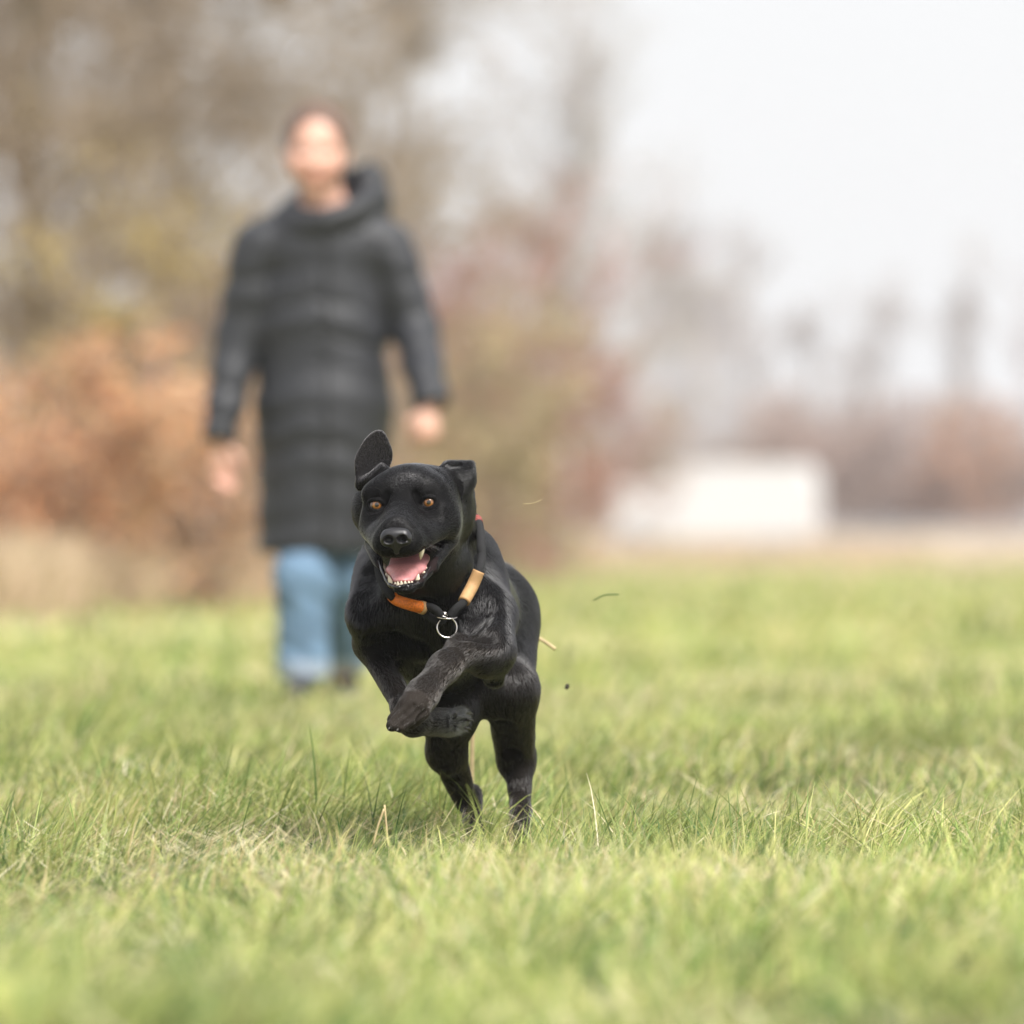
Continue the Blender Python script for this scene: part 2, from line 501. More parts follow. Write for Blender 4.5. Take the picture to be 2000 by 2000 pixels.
GP = []
def zone(n, y0, y1, pad, L0, L1, w0, w1, straw, seg, lay, per=22, rad=.045):
    """Tussocks: each clump has its own lean, height and tone; its blades fan out of it."""
    nc = max(n // per, 1)
    X, Y = wedge(nc, y0, y1, pad); nc = len(X)
    cn, _ = grass_cols(nc, X, Y, 0.0)
    cst = np.clip(straw * (1 + 1.3 * wob(X, Y, 3.0, 31) + .5 * rng.normal(size=nc)), 0, .95)
    ch = np.clip(1 + .38 * wob(X, Y, 4.0, 35) + .22 * rng.normal(size=nc), .45, 1.7)
    caz = .3 + 1.5 * wob(X, Y, 2.2, 37) + .9 * rng.normal(size=nc)
    cl = lay + .30 * wob(X, Y, 3.5, 38) + .22 * rng.normal(size=nc)
    i = rng.integers(0, nc, n)
    ox, oy = rng.normal(size=(2, n)) * rad * (y0 / 12) ** .5
    x, y = X[i] + ox, Y[i] + oy * 1.3
    keep = (x > edge_x(y) - .2) & (y > y0 - .3)
    i, x, y, ox, oy = i[keep], x[keep], y[keep], ox[keep], oy[keep]; n = len(x)
    g = .68 * cn[i] + .32 * grass_cols(n, x, y, 0.0)[0]
    s = rng.random(n) < cst[i]
    st = np.array([[.66, .55, .33], [.76, .68, .48], [.52, .36, .20], [.62, .56, .28]])
    g[s] = st[rng.choice(4, s.sum(), p=[.40, .30, .12, .18])] * (.8 + .3 * rng.random((s.sum(), 1)))
    L = (L0 + (L1 - L0) * rng.random(n) ** 1.4) * ch[i]
    az = np.arctan2(.7 * np.sin(caz[i]) + oy / rad * .55, .7 * np.cos(caz[i]) + ox / rad * .55) + .45 * rng.normal(size=n)
    lean = np.clip(cl[i] + .38 * rng.normal(size=n), .02, 1.45)
    curl = .25 + 1.2 * rng.random(n) ** 1.4
    lean[s] = np.clip(lean[s] + .35, 0, 1.5)
    w = w0 + (w1 - w0) * rng.random(n); w[s] *= .6
    GP.append(blades(x, y, L, w, az, lean, curl, g, seg))
zone(86000, 6.2, 10.8, .4, .035, .105, .0024, .0056, .24, 3, 1.05, 40, .05)
zone(96000, 10.6, 14.8, .45, .040, .122, .0015, .0038, .20, 4, .86, 30, .04)
zone(80000, 10.6, 14.8, .45, .05, .13, .0011, .0026, .42, 4, 1.25)
zone(84000, 14.4, 22, .7, .04, .11, .003, .006, .28, 3, .9)
zone(36000, 22, 40, 1.0, .05, .12, .008, .016, .44, 2, .9, 12, .07)
zone(30000, 40, 95, 1.5, .07, .16, .02, .045, .48, 2, .95, 8, .10)
zone(16000, 90, 162, 2.0, .07, .16, .05, .10, .50, 2, .95, 8, .14)
def beside(n, y0, y1, pad):                             # thinner sward to both sides of the strip above
    k = len(GP); zone(n, y0, y1, pad, .05, .12, .006, .012, .25, 2, .95, 26, .06)
    v, f, c = GP.pop(k)
    v3, c3 = v.reshape(-1, 6, 3), c.reshape(-1, 6, 3)
    q = np.abs(v3[:, 0, 0]) > .06 * v3[:, 0, 1] + .30
    v3, c3 = v3[q], c3[q]
    b = (np.arange(len(v3)) * 6)[:, None]
    GP.append((v3.reshape(-1, 3), np.concatenate([b + np.array([2 * i, 2 * i + 1, 2 * i + 3, 2 * i + 2]) for i in range(2)], 1).reshape(-1, 4), c3.reshape(-1, 3)))
beside(90000, 6.2, 24, 2.6)
beside(26000, 24, 60, 5.0)
# dead blades lying on top of the sward
def thatch(n, y0, y1, pad, w0, w1):
    x, y = wedge(n, y0, y1, pad)
    keep = wob(x, y, 3.0, 31) + .7 * wob(x, y, 9, 52) + .5 * rng.normal(size=len(x)) > -.1
    x, y = x[keep], y[keep]; n = len(x)
    st = np.array([[.70, .58, .36], [.80, .72, .52], [.58, .42, .25], [.66, .60, .32], [.45, .44, .16]])
    c = st[rng.choice(5, n, p=[.34, .24, .14, .16, .12])] * (.8 + .35 * rng.random((n, 1)))
    GP.append(blades(x, y, .03 + .07 * rng.random(n) ** 1.3, w0 + (w1 - w0) * rng.random(n), rng.random(n) * 6.283, 1.0 + .6 * rng.random(n), -.2 + .7 * rng.random(n), c, 3,
                     base=ground(x, y) + .012 + .040 * rng.random(n)))
thatch(13000, 10.6, 15.2, .45, .0009, .0021)
thatch(5000, 6.4, 10.8, .4, .0016, .0034)
thatch(5000, 15, 24, .7, .002, .004)
# upright blades that stand out of the mat
def upright(n, y0, y1, pad, straw=0.0):
    x, y = wedge(n, y0, y1, pad)
    c = np.array([.060, .120, .025]) * (.7 + .9 * rng.random((len(x), 1)))
    st = rng.random(len(x)) < straw; c[st] = (.55, .44, .22)
    GP.append(blades(x, y, .06 + .07 * rng.random(len(x)) ** 2, .0018 + .002 * rng.random(len(x)), rng.normal(size=len(x)) * .8 + .1,
                     np.abs(.22 * rng.normal(size=len(x))) + .05, .15 + .5 * rng.random(len(x)), c, 4))
upright(900, 10.8, 15.5, .4)
upright(500, 11.2, 14.5, .4, .8)
V = np.concatenate([p[0] for p in GP])
F, o = [], 0
for p in GP: F.append(p[1] + o); o += len(p[0])
F = np.concatenate(F)
C = np.concatenate([p[2] for p in GP])
gr = mesh_np('grass', V, F, False); set_col(gr, C)
m_grass = mat('grass_blade', attr='col', rough=.5, spec=.35, translucent=.32)
tag(link('grass', gr, m_grass), kind='stuff')

# dry verge grass along the hedge and before the far road
GP = []
y = 50 + 150 * rng.random(26000) ** 1.6
x = edge_x(y) - (.012 * y) * (rng.random(len(y)) - .25) - .3 * rng.random(len(y))
xf = -4 + 26 * rng.random(14000); yf = 164 + 44 * rng.random(14000)
x = np.concatenate([x, xf]); y = np.concatenate([y, yf])
st = np.array([[.52, .40, .27], [.59, .47, .33], [.45, .34, .23], [.38, .33, .18]])
c = st[rng.choice(4, len(x), p=[.4, .3, .2, .1])] * (.8 + .4 * rng.random((len(x), 1)))
GP.append(blades(x, y, (.25 + .38 * rng.random(len(x))) * np.where(np.arange(len(x)) < len(x) - 14000, 1, .42), .012 + y * .00022, rng.random(len(x)) * 6.28, np.abs(rng.normal(size=len(x))) * .3, .2 + .6 * rng.random(len(x)), c, 3))
dg = mesh_np('dry_grass', GP[0][0], GP[0][1], False); set_col(dg, GP[0][2])
tag(link('dry_grass', dg, mat('dry_grass_blade', attr='col', rough=.7, spec=.2, translucent=.3)), kind='stuff')

# far road on its low embankment
rx = np.linspace(-40, 120, 40)
rv = np.concatenate([np.stack([rx, np.full_like(rx, yy), np.full_like(rx, zz)], -1) for yy, zz in ((231.0, .52), (231.3, .98), (238, 1.02), (238.3, .5))])
rF = np.concatenate([np.stack([np.arange(39) + 40 * k, np.arange(1, 40) + 40 * k, np.arange(1, 40) + 40 * (k + 1), np.arange(39) + 40 * (k + 1)], -1) for k in range(3)])
tag(link('road', mesh_np('road', rv, rF, False), mat('old_asphalt', (.17, .16, .155), rough=.9, noise=(3, .2))), kind='structure')
# ------------------------------------------------------------------ trees and shrubs
def prisms(p0, p1, r0, r1, sides=3):
    d = p1 - p0; d /= np.linalg.norm(d, axis=1, keepdims=True) + 1e-9
    ref = np.where(np.abs(d[:, 2:3]) < .9, np.array([[0, 0, 1.0]]), np.array([[1.0, 0, 0]]))
    u = np.cross(d, ref); u /= np.linalg.norm(u, axis=1, keepdims=True); v = np.cross(d, u)
    vs = []
    for p, r in ((p0, r0), (p1, r1)):
        for j in range(sides):
            a = 2 * np.pi * j / sides
            vs.append(p + r[:, None] * (math.cos(a) * u + math.sin(a) * v))
    V = np.stack(vs, 1).reshape(-1, 3)
    b = (np.arange(len(p0)) * 2 * sides)[:, None]
    F = np.concatenate([b + np.array([j, (j + 1) % sides, sides + (j + 1) % sides, sides + j]) for j in range(sides)], 1).reshape(-1, 4)
    return V, F

def branch_level(start, dirv, length, rad, m, wig, up, r):
    """All branches of one level at once: M segments each. Returns segment arrays and the points along each branch."""
    n = len(start); P0, P1, R0, R1 = [], [], [], []
    p = start.copy(); d = dirv.copy(); pts = [p.copy()]; dirs = [d.copy()]
    for i in range(m):
        d = d + wig * r.normal(size=d.shape) + np.array([0, 0, up])
        d /= np.linalg.norm(d, axis=1, keepdims=True)
        q = p + d * (length / m)[:, None]
        P0.append(p); P1.append(q); R0.append(rad * (1 - .8 * i / m)); R1.append(rad * (1 - .8 * (i + 1) / m))
        p = q; pts.append(p.copy()); dirs.append(d.copy())
    return (np.concatenate(P0), np.concatenate(P1), np.concatenate(R0), np.concatenate(R1)), np.stack(pts, 1), np.stack(dirs, 1)

def spawn(pts, dirs, length, k, lo, spread, ratio, r):
    n, m1 = pts.shape[:2]
    i = np.repeat(np.arange(n), k); t = lo + (1 - lo) * r.random(n * k)
    f = t * (m1 - 1); a = np.minimum(f.astype(int), m1 - 2); w = (f - a)[:, None]
    p = pts[i, a] * (1 - w) + pts[i, a + 1] * w
    d = dirs[i, a + 1] + spread * r.normal(size=(n * k, 3)); d /= np.linalg.norm(d, axis=1, keepdims=True)
    L = length[i] * ratio * (.55 + .7 * r.random(n * k)) * (1.15 - .5 * t)
    return p, d, L

def leaf_quads(p, size, r):
    n = len(p)
    a = r.normal(size=(n, 3)); a /= np.linalg.norm(a, axis=1, keepdims=True)
    b = np.cross(a, r.normal(size=(n, 3))); b /= np.linalg.norm(b, axis=1, keepdims=True)
    s = size * (.6 + .8 * r.random((n, 1)))
    V = np.stack([p - a * s, p - b * s * .45, p + a * s, p + b * s * .45], 1).reshape(-1, 3)
    return V, np.arange(4 * n).reshape(n, 4)

BARK = {}
def woody(name, label, cat, group, base, height, spread, trunk_r, counts, colour, seed, leaf=None, stems=1, twig_r=.004, low=.25, up=.05, first_ratio=.55, lean=(0, 0), tcol=None):
    """A bare tree or shrub: STEMS stems, then levels of branches with COUNTS children each; LEAF = (how many, size, colours)."""
    r = np.random.default_rng(seed)
    base = np.array([base[0], base[1], float(ground(np.array([base[0]]), np.array([base[1]]))[0]) - .05])
    root = empty(name, base, label, cat, group)
    if stems == 1:
        st = base[None, :]; d = np.array([[lean[0], lean[1], 1.0]])
    else:
        a = r.random(stems) * 6.283; rad = spread * .22 * np.sqrt(r.random(stems))
        st = base + np.stack([np.cos(a) * rad, np.sin(a) * rad, np.zeros(stems)], 1)
        d = np.stack([np.cos(a) * .28 + .15 * r.normal(size=stems) + lean[0], np.sin(a) * .28 + .15 * r.normal(size=stems) + lean[1], np.ones(stems)], 1)
    d /= np.linalg.norm(d, axis=1, keepdims=True)
    L = np.full(len(st), height) * (1 if stems == 1 else (.65 + .4 * r.random(len(st))))
    seg, pts, dirs = branch_level(st, d, L, np.full(len(st), trunk_r), 8, .06 if stems == 1 else .10, .03, r)
    paths, path_r = pts, np.linspace(1, .2, pts.shape[1]) * trunk_r
    m = mat(name + '_bark', tcol or colour, rough=.9, spec=.15, noise=(6, .3), bump=(25, .6, .02))
    for q in paths:
        tv, tf = tube(q, path_r, 7 if stems == 1 else 5)
        link('trunk' if stems == 1 else 'stem', mesh_np('trunk', tv, tf), m, root)
    parts = []; rr = trunk_r * .45; ratio = first_ratio * spread / max(height, .1) if stems == 1 else .45
    ends = None
    for lv, k in enumerate(counts):
        p, d, L = spawn(pts, dirs, L, k, low if lv == 0 else .2, (.95, .75, .6, .6)[lv], ratio if lv == 0 else .5, r)
        rad = np.maximum(rr * (.6 + .5 * r.random(len(p))), twig_r)
        seg, pts, dirs = branch_level(p, d, L, rad, 4 if lv < 2 else 3, .14, up, r)
        parts.append(prisms(*seg, sides=3)); rr *= .4
    V, F = merge(parts)
    ends = pts[:, 1:].reshape(-1, 3)
    cm = mesh_np('crown', V, F)
    C = np.tile(np.array(colour), (len(V), 1)) * (.75 + .5 * r.random((len(V), 1)))
    if leaf:
        n, size, lc = leaf
        pp = ends[r.integers(0, len(ends), n)] + .06 * r.normal(size=(n, 3))
        pp[:, 2] = np.maximum(pp[:, 2], base[2] + .1)
        lv, lf = leaf_quads(pp, size, r)
        lc = np.array(lc)[r.integers(0, len(lc), n)] * (.7 + .6 * r.random((n, 1)))
        V2, F2 = merge([(V, F), (lv, lf)])
        cm = mesh_np('crown', V2, F2, False); C = np.concatenate([C, np.repeat(lc, 4, 0)])
    set_col(cm, C)
    if 'twig' not in BARK: BARK['twig'] = mat('twigs_and_leaves', attr='col', rough=.85, spec=.15, translucent=.12)
    link('crown', cm, BARK['twig'], root)
    return root
def at(px, Y): return ((px - 1000) * Y / FPX, Y)
LICH = (.305, .240, .175); MAUVE = (.35, .262, .238); REDB = (.315, .205, .175); GREYB = (.42, .38, .36)
ORANGE = [(.62, .28, .13), (.52, .34, .21), (.60, .40, .24)]
OLIVE = [(.36, .285, .14), (.31, .26, .15), (.40, .31, .19)]
G1 = 'bare trees along the edge of the field'
woody('bare_tree', 'bare lichen-covered tree with a dark leaning trunk at the far left', 'tree', G1, at(60, 60), 7.5, 5.0, .085, (80, 13, 8), LICH, 1, lean=(.05, 0), twig_r=.0075, low=.20, up=-.03, first_ratio=.62, tcol=(.20, .175, .115))
woody('bare_tree', 'bare tan tree rising behind the walking person, just off their shoulder on the left', 'tree', G1, at(420, 66), 8.0, 5.0, .07, (80, 13, 8), LICH, 2, twig_r=.0075, low=.24, up=-.02, first_ratio=.58)
woody('bare_tree', 'bare grey-tan tree above the reddish shrub, right of the person\'s head', 'tree', G1, at(690, 82), 7.6, 3.0, .075, (50, 11, 7), LICH, 3, twig_r=.011, low=.25, first_ratio=.55)
woody('bare_tree', 'thin pale bare tree at the right end of the near row', 'tree', G1, at(1110, 112), 6.5, 4.2, .075, (40, 9, 5), GREYB, 4, twig_r=.010, low=.3, up=.04, first_ratio=.55)
woody('bare_tree', 'small mauve-grey bare tree standing before the open sky, at the foot of the near row', 'tree', G1, at(1100, 140), 4.6, 3.2, .06, (36, 8, 6), MAUVE, 5, twig_r=.011, low=.2, first_ratio=.6)
G2 = 'shrubs in the hedge at the edge of the field'
def shrub(label, px, Y, h, w, col, seed, leaf=None, counts=(7, 6, 4), stems=12, twig=.006):
    woody('shrub', label, 'shrub', G2, at(px, Y), h, w, .022, counts, col, seed, leaf=leaf, stems=stems, twig_r=twig, low=.12, up=.02)
shrub('orange beech-like shrub with withered leaves at the far left', 60, 56, 1.9, 1.7, MAUVE, 11, (9000, .036, ORANGE))
shrub('low rust-brown shrub with withered leaves beside the person\'s hanging hand', 290, 60, 1.75, 1.6, MAUVE, 12, (7500, .036, ORANGE))
shrub('tall yellow-olive shrub behind the orange one at the far left', -20, 60, 3.2, 1.7, LICH, 13, (9000, .035, [(.54, .42, .15), (.46, .36, .16)]))
shrub('tall mauve-brown leafless shrub behind the rust-brown one', 270, 66, 2.7, 2.2, MAUVE, 14, None, (10, 8, 5), 16)
shrub('brown leafless shrub right behind the person\'s coat', 520, 72, 2.7, 2.4, MAUVE, 15, (2500, .04, ORANGE), (10, 7, 5), 14)
shrub('olive-yellow shrub beside the person\'s fist', 880, 82, 2.65, 1.5, LICH, 16, (6500, .045, OLIVE))
shrub('tall red-brown leafless shrub above the olive-yellow one', 850, 90, 3.9, 2.4, (.33, .175, .140), 17, (6000, .04, [(.40, .20, .16), (.36, .22, .18)]), (11, 8, 6), 18, .010)
shrub('brown leafless shrub between the olive-yellow one and the open sky', 990, 118, 3.5, 2.2, REDB, 18, (2500, .06, OLIVE), (9, 7, 5), 14, .009)
shrub('low dark brown shrub at the right end of the near hedge', 1050, 146, 2.5, 2.2, REDB, 19, (1500, .06, ORANGE), (9, 7, 5), 14, .011)
shrub('low straw-brown shrub close behind the dog\'s upright ear', 690, 78, 1.9, 2.2, LICH, 20, (3500, .045, [(.32, .22, .12), (.36, .28, .15)]))
G3 = 'trees beyond the road'
woody('far_tree', 'broad faint bare tree standing behind the white van', 'tree', G3, at(1385, 275), 10.4, 6.0, .12, (40, 9, 6), GREYB, 31, twig_r=.022, low=.06, up=.08, first_ratio=.5)
woody('far_tree', 'tall faint bare tree above the cab of the white van', 'tree', G3, at(1290, 282), 8.8, 5.0, .11, (36, 8, 6), GREYB, 35, twig_r=.022, low=.05, up=.08, first_ratio=.5)
woody('far_tree', 'faint bare tree above the tail end of the white van', 'tree', G3, at(1490, 280), 9.4, 5.2, .11, (36, 8, 6), GREYB, 36, twig_r=.022, low=.05, up=.08, first_ratio=.5)
woody('far_tree', 'low faint bare tree between the van and the slim poplar-like tree', 'tree', G3, at(1570, 284), 7.4, 4.6, .10, (34, 8, 6), GREYB, 37, twig_r=.020, low=.05, up=.06, first_ratio=.55)
woody('far_tree', 'short pale tree above the hedge, just right of the white van', 'tree', G3, at(1655, 275), 7.4, 3.4, .10, (34, 8, 6), GREYB, 32, twig_r=.022, low=.08, up=.05, first_ratio=.75)
woody('far_tree', 'slim poplar-like bare tree rising from the far hedge', 'tree', G3, at(1862, 275), 9.2, 2.4, .11, (60, 8, 6), GREYB, 33, twig_r=.020, low=.1, up=.25, first_ratio=.5)
woody('far_tree', 'bare tree cut by the right border of the picture', 'tree', G3, at(2010, 270), 7.8, 3.0, .10, (18, 6, 4), MAUVE, 34, twig_r=.016, low=.2, up=.05)
G4 = 'shrubs of the hedge beyond the road'
for i, (px, h, w, col, lab) in enumerate([(1120, 3.3, 3.2, REDB, 'far brown shrub where the near hedge meets the far one'), (1250, 2.6, 3.0, GREYB, 'far greyish shrub behind the front end of the white van'),
        (1400, 3.1, 3.2, GREYB, 'far pale shrub behind the middle of the white van'), (1530, 3.9, 3.0, MAUVE, 'far mauve shrub behind the tail end of the white van'),
        (1650, 4.3, 3.0, MAUVE, 'tall far red-brown shrub just right of the white van'), (1760, 4.0, 2.8, REDB, 'far red-brown shrub under the slim poplar-like tree'),
        (1860, 3.7, 2.6, MAUVE, 'far orange-tinged shrub at the foot of the slim poplar-like tree'), (1970, 3.5, 3.0, MAUVE, 'far brown shrub at the right border of the picture')]):
    lf = (3200, .085, ORANGE if 'orange' in lab else [(.36, .27, .21), (.42, .32, .25)])
    woody('far_shrub', lab, 'shrub', G4, at(px, 262 + (i % 3) * 2), h, w, .04, (9, 7, 5), col, 50 + i, leaf=lf, stems=18, twig_r=.017, low=.04, up=.02)
# ------------------------------------------------------------------ white van at the far side of the field
def prism_poly(profile, width, bevel=0.0):
    """Extrude a side profile (x, z) along y; BEVEL narrows the two outer faces a little."""
    p = np.array(profile, float); n = len(p); c = p.mean(0)
    inner = c + (p - c) * (1 - bevel / np.abs(p - c).max())
    rings = [(inner, -width / 2), (p, -width / 2 + bevel), (p, width / 2 - bevel), (inner, width / 2)] if bevel else [(p, -width / 2), (p, width / 2)]
    V = np.concatenate([np.stack([q[:, 0], np.full(n, y), q[:, 1]], -1) for q, y in rings])
    F = []
    for k in range(len(rings) - 1):
        for j in range(n):
            F.append((k * n + j, k * n + (j + 1) % n, (k + 1) * n + (j + 1) % n, (k + 1) * n + j))
    for k, flip in ((0, True), (len(rings) - 1, False)):
        V = np.concatenate([V, V[k * n:(k + 1) * n].mean(0)[None]]); ci = len(V) - 1
        for j in range(n):
            q = (ci, k * n + j, k * n + (j + 1) % n)
            F.append((q[0], q[2], q[1], q[1]) if flip else (q[0], q[1], q[2], q[2]))
    return V, F
def mesh_any(name, V, F, smooth=False):
    me = bpy.data.meshes.new(name)
    me.from_pydata([tuple(v) for v in V], [], [tuple(dict.fromkeys(map(int, f))) for f in F]); me.update()
    me.polygons.foreach_set('use_smooth', [smooth] * len(me.polygons))
    return me
VX, VY = at(1386, 210)
van = empty('van', (VX, VY, float(ground(np.array([VX]), np.array([VY]))[0]) - .01), 'white box van with a lower sloping cab parked before the far hedge', 'van')
VA = math.radians(-9)
VM = np.array([[math.cos(VA), -math.sin(VA), 0], [math.sin(VA), math.cos(VA), 0], [0, 0, 1]])
def vpart(name, V, F, m, parent=van, smooth=False, off=(0, 0, 0)):
    V = ((np.asarray(V) + np.array(off)) * np.array([.95, 1, .95])) @ VM.T + np.array(van.location)
    o = link(name, mesh_any(name, V, F, smooth), m, None); o.parent = parent
    o.matrix_parent_inverse = Matrix.Translation(-Vector(van.location)) if parent is van else Matrix.Identity(4)
    return o
m_white = mat('white_van_paint', (.53, .53, .525), rough=.35, spec=.5, coat=.3)
m_glass = mat('van_glass', (.42, .44, .45), rough=.05, spec=.9, coat=1.0)  # pale base colour stands in for the sky reflected in the panes
m_black = mat('black_rubber', (.03, .03, .03), rough=.8)
m_grey = mat('grey_van_trim', (.30, .30, .31), rough=.6)
V, F = prism_poly([(-.80, .42), (2.72, .42), (2.78, .55), (2.78, 1.95), (2.70, 2.18), (2.52, 2.33), (2.30, 2.36), (-.55, 2.36), (-.78, 2.30), (-.95, 2.10), (-.95, .55)], 2.05, .06)
vpart('cargo_box', V, F, m_white)
V, F = prism_poly([(-2.72, .45), (-.96, .45), (-.96, 1.88), (-1.75, 1.88), (-2.35, 1.80), (-2.60, 1.36), (-2.80, 1.26), (-2.86, .8)], 1.98, .08)
body_v = vpart('cab', V, F, m_white)
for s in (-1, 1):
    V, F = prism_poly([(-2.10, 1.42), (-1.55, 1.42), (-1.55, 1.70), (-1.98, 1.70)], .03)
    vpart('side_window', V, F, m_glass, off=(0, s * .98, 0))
    V, F = prism_poly([(-2.72, .86), (-2.60, .86), (-2.60, 1.08), (-2.70, 1.10)], .12)
    vpart('headlight', V, F, m_glass, off=(-.04, s * .74, 0))
    V, F = prism_poly([(-1.10, 1.22), (-1.02, 1.22), (-1.02, 1.27), (-1.10, 1.27)], .03)
    vpart('door_handle', V, F, m_grey, off=(-.05, s * .99, 0))
    V, F = prism_poly([(2.76, .75), (2.80, .75), (2.80, 1.1), (2.76, 1.1)], .14)
    vpart('tail_light', V, F, mat('red_lens', (.4, .03, .02), rough=.2), off=(0, s * .9, 0))
    V, F = prism_poly([(2.775, .60), (2.80, .60), (2.80, 1.95), (2.775, 1.95)], .94)
    vpart('rear_door', V, F, mat('rear_door_paint', (.62, .62, .62), rough=.4), off=(0, s * .48, 0))
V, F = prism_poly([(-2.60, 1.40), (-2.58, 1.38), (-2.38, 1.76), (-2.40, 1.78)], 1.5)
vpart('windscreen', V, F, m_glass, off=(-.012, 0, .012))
V, F = prism_poly([(-2.84, .40), (-2.62, .40), (-2.62, .68), (-2.84, .64)], 1.84, .03)
vpart('bumper', V, F, m_grey)
for wx in (-1.95, 1.6):
    for s in (-1, 1):
        t = np.linspace(0, 2 * np.pi, 25)[:-1]
        prof = [(x, z) for x, z in zip(wx + .36 * np.cos(t), .36 + .36 * np.sin(t))]
        V, F = prism_poly(prof, .22, .03)
        tyre = vpart('wheel', V, F, m_black, off=(0, s * .88, 0))
        prof = [(x, z) for x, z in zip(wx + .21 * np.cos(t), .36 + .21 * np.sin(t))]
        V, F = prism_poly(prof, .03)
        vpart('rim', V, F, m_grey, parent=tyre, off=(0, s * .995, 0))
# ------------------------------------------------------------------ the walking person
PD = 24.8
def Q(px, py, dy=0.0): return P(px, py, dy, PD)
person = empty('person', Q(600, 1372), 'smiling person in long dark quilted hooded coat and blue jeans walking behind the dog', 'person')
SK = (.56, .33, .25)
A = Body()
FX, FY = 615, 300                                   # middle of the face
A.ell(Q(FX + 4, FY - 16, .02), (.086, .096, .106), k=.02, col=SK)
A.cap(Q(FX, FY + 30, -.025), Q(FX + 1, FY + 66, -.045), .056, .028, k=.03, col=SK)
A.ell(Q(FX, FY + 22, -.03), (.076, .058, .062), k=.03, col=SK)
A.cap(Q(FX, FY - 4, -.070), Q(FX, FY + 22, -.090), .009, .013, k=.012, col=SK)
for s in (-1, 1):
    A.ell(Q(FX + 22 * s, FY - 2, -.078), (.016, .012, .011), k=.012, sub=True)
    A.ell(Q(FX + 29 * s, FY + 24, -.050), (.024, .022, .02), k=.02, col=(.56, .27, .21))
    A.ell(Q(FX + 4 + 59 * s, FY + 4, .02), (.010, .022, .033), k=.008, col=SK)
def fz(x, y): return A.march(x, y, -.2, .1, PD, 400) or -.07
_lip = [(-25, 36), (-13, 40.5), (0, 42), (13, 40.5), (25, 36)]; _low = [(-25, 36), (-14, 46), (0, 50), (14, 46), (25, 36)]
_lipd = [fz(FX + x, FY + y) for x, y in _lip]; _lowd = [fz(FX + x, FY + y) for x, y in _low]
for pts_, dd in ((_lip, _lipd), (_low, _lowd)):
    for i in range(4):
        A.cap(Q(FX + pts_[i][0], FY + pts_[i][1], dd[i] + .0005), Q(FX + pts_[i + 1][0], FY + pts_[i + 1][1], dd[i + 1] + .0005), .0038, k=.003, col=(.54, .24, .20))
A.cap(Q(628, 360, .03), Q(638, 440, .06), .056, .062, k=.03, col=SK)
# torso and limbs under the clothes
A.cap(Q(632, 480, .06), Q(628, 800, .07), .13, .125, k=.06, sq=(YA, 1.4), col=SK)
A.cap(Q(520, 480, .06), Q(738, 480, .06), .06, k=.05, col=SK)
armL = [Q(505, 485, .06), Q(466, 660, .07), Q(430, 850, -.02)]
armR = [Q(757, 485, .06), Q(812, 645, .05), Q(840, 785, -.18)]
for arm in (armL, armR):
    A.cap(arm[0], arm[1], .048, .038, k=.03, col=SK); A.cap(arm[1], arm[2], .038, .026, k=.02, col=SK)
legs = [[Q(594, 900, .07), Q(592, 1130, -.02), Q(592, 1335, -.02)], [Q(664, 900, .08), Q(674, 1130, .10), Q(670, 1322, .28)]]
for lg in legs:
    A.cap(lg[0], lg[1], .085, .056, k=.04, col=SK); A.cap(lg[1], lg[2], .056, .04, k=.03, col=SK)
def hand(wrist, down, side, front, curl, s):
    """Palm, four bent fingers of their own length and a thumb from the palm's side. DOWN to the fingertips, FRONT to the camera, SIDE to the thumb."""
    down, side, front = [np.array(v, float) / np.linalg.norm(v) for v in (down, side, front)]
    A.cap(wrist, wrist + down * .075, .027, .036, k=.015, sq=(front, 1.9), col=SK)
    for i, (o, L) in enumerate([(.027, .070), (.009, .078), (-.009, .073), (-.026, .058)]):
        b = wrist + down * .080 + side * o
        a1 = curl * (.6 + .12 * i); p = b; d = down
        for j, fr in enumerate((.45, .32, .23)):
            a = a1 * (j + 1)
            d = down * math.cos(a) + front * s * math.sin(a)
            q = p + d * L * fr
            A.cap(p, q, .0092 - .0008 * j, .0086 - .0008 * j, k=.0035, col=(.56, .30, .23)); p = q
    b = wrist + down * .028 + side * .028
    m_ = b + (side * .6 + down * .8) * .034 + front * s * .012
    A.cap(b, m_, .0125, .0105, k=.012, col=SK)
    A.cap(m_, m_ + (down * .9 - side * .25 * curl + front * s * .3) * .030, .0100, .0085, k=.004, col=SK)
hand(armL[2] + np.array([0, 0, -.012]), (.05, .12, -1), (1, -.35, 0), (.3, -1, 0), .32, 1)
hand(armR[2] + np.array([0, -.01, -.012]), (-.10, -.25, -1), (-1, -.25, .1), (-.5, 1, .1), 1.05, 1)
lo, hi = A.bounds(.01)
AV, AF = A.mesh((axis(lo[0], hi[0], .0048), axis(lo[1], hi[1], .0052), axis(lo[2], hi[2], .0048)), smooth=1)
_, _, ac = A.blend(AV, col0=SK, sigma=.006)
am = mesh_np('body', AV, AF); set_col(am, ac)
link('body', am, mat('skin', attr='col', rough=.5, spec=.4, sss=.1), person)
m_eyew = mat('eye_white', (.6, .58, .55), rough=.2); m_dark = mat('dark_brown_iris', (.03, .018, .01), rough=.2)
m_hair = mat('brown_hair', (.11, .062, .042), rough=.5, noise=(60, .4), bump=(200, .8, .004))
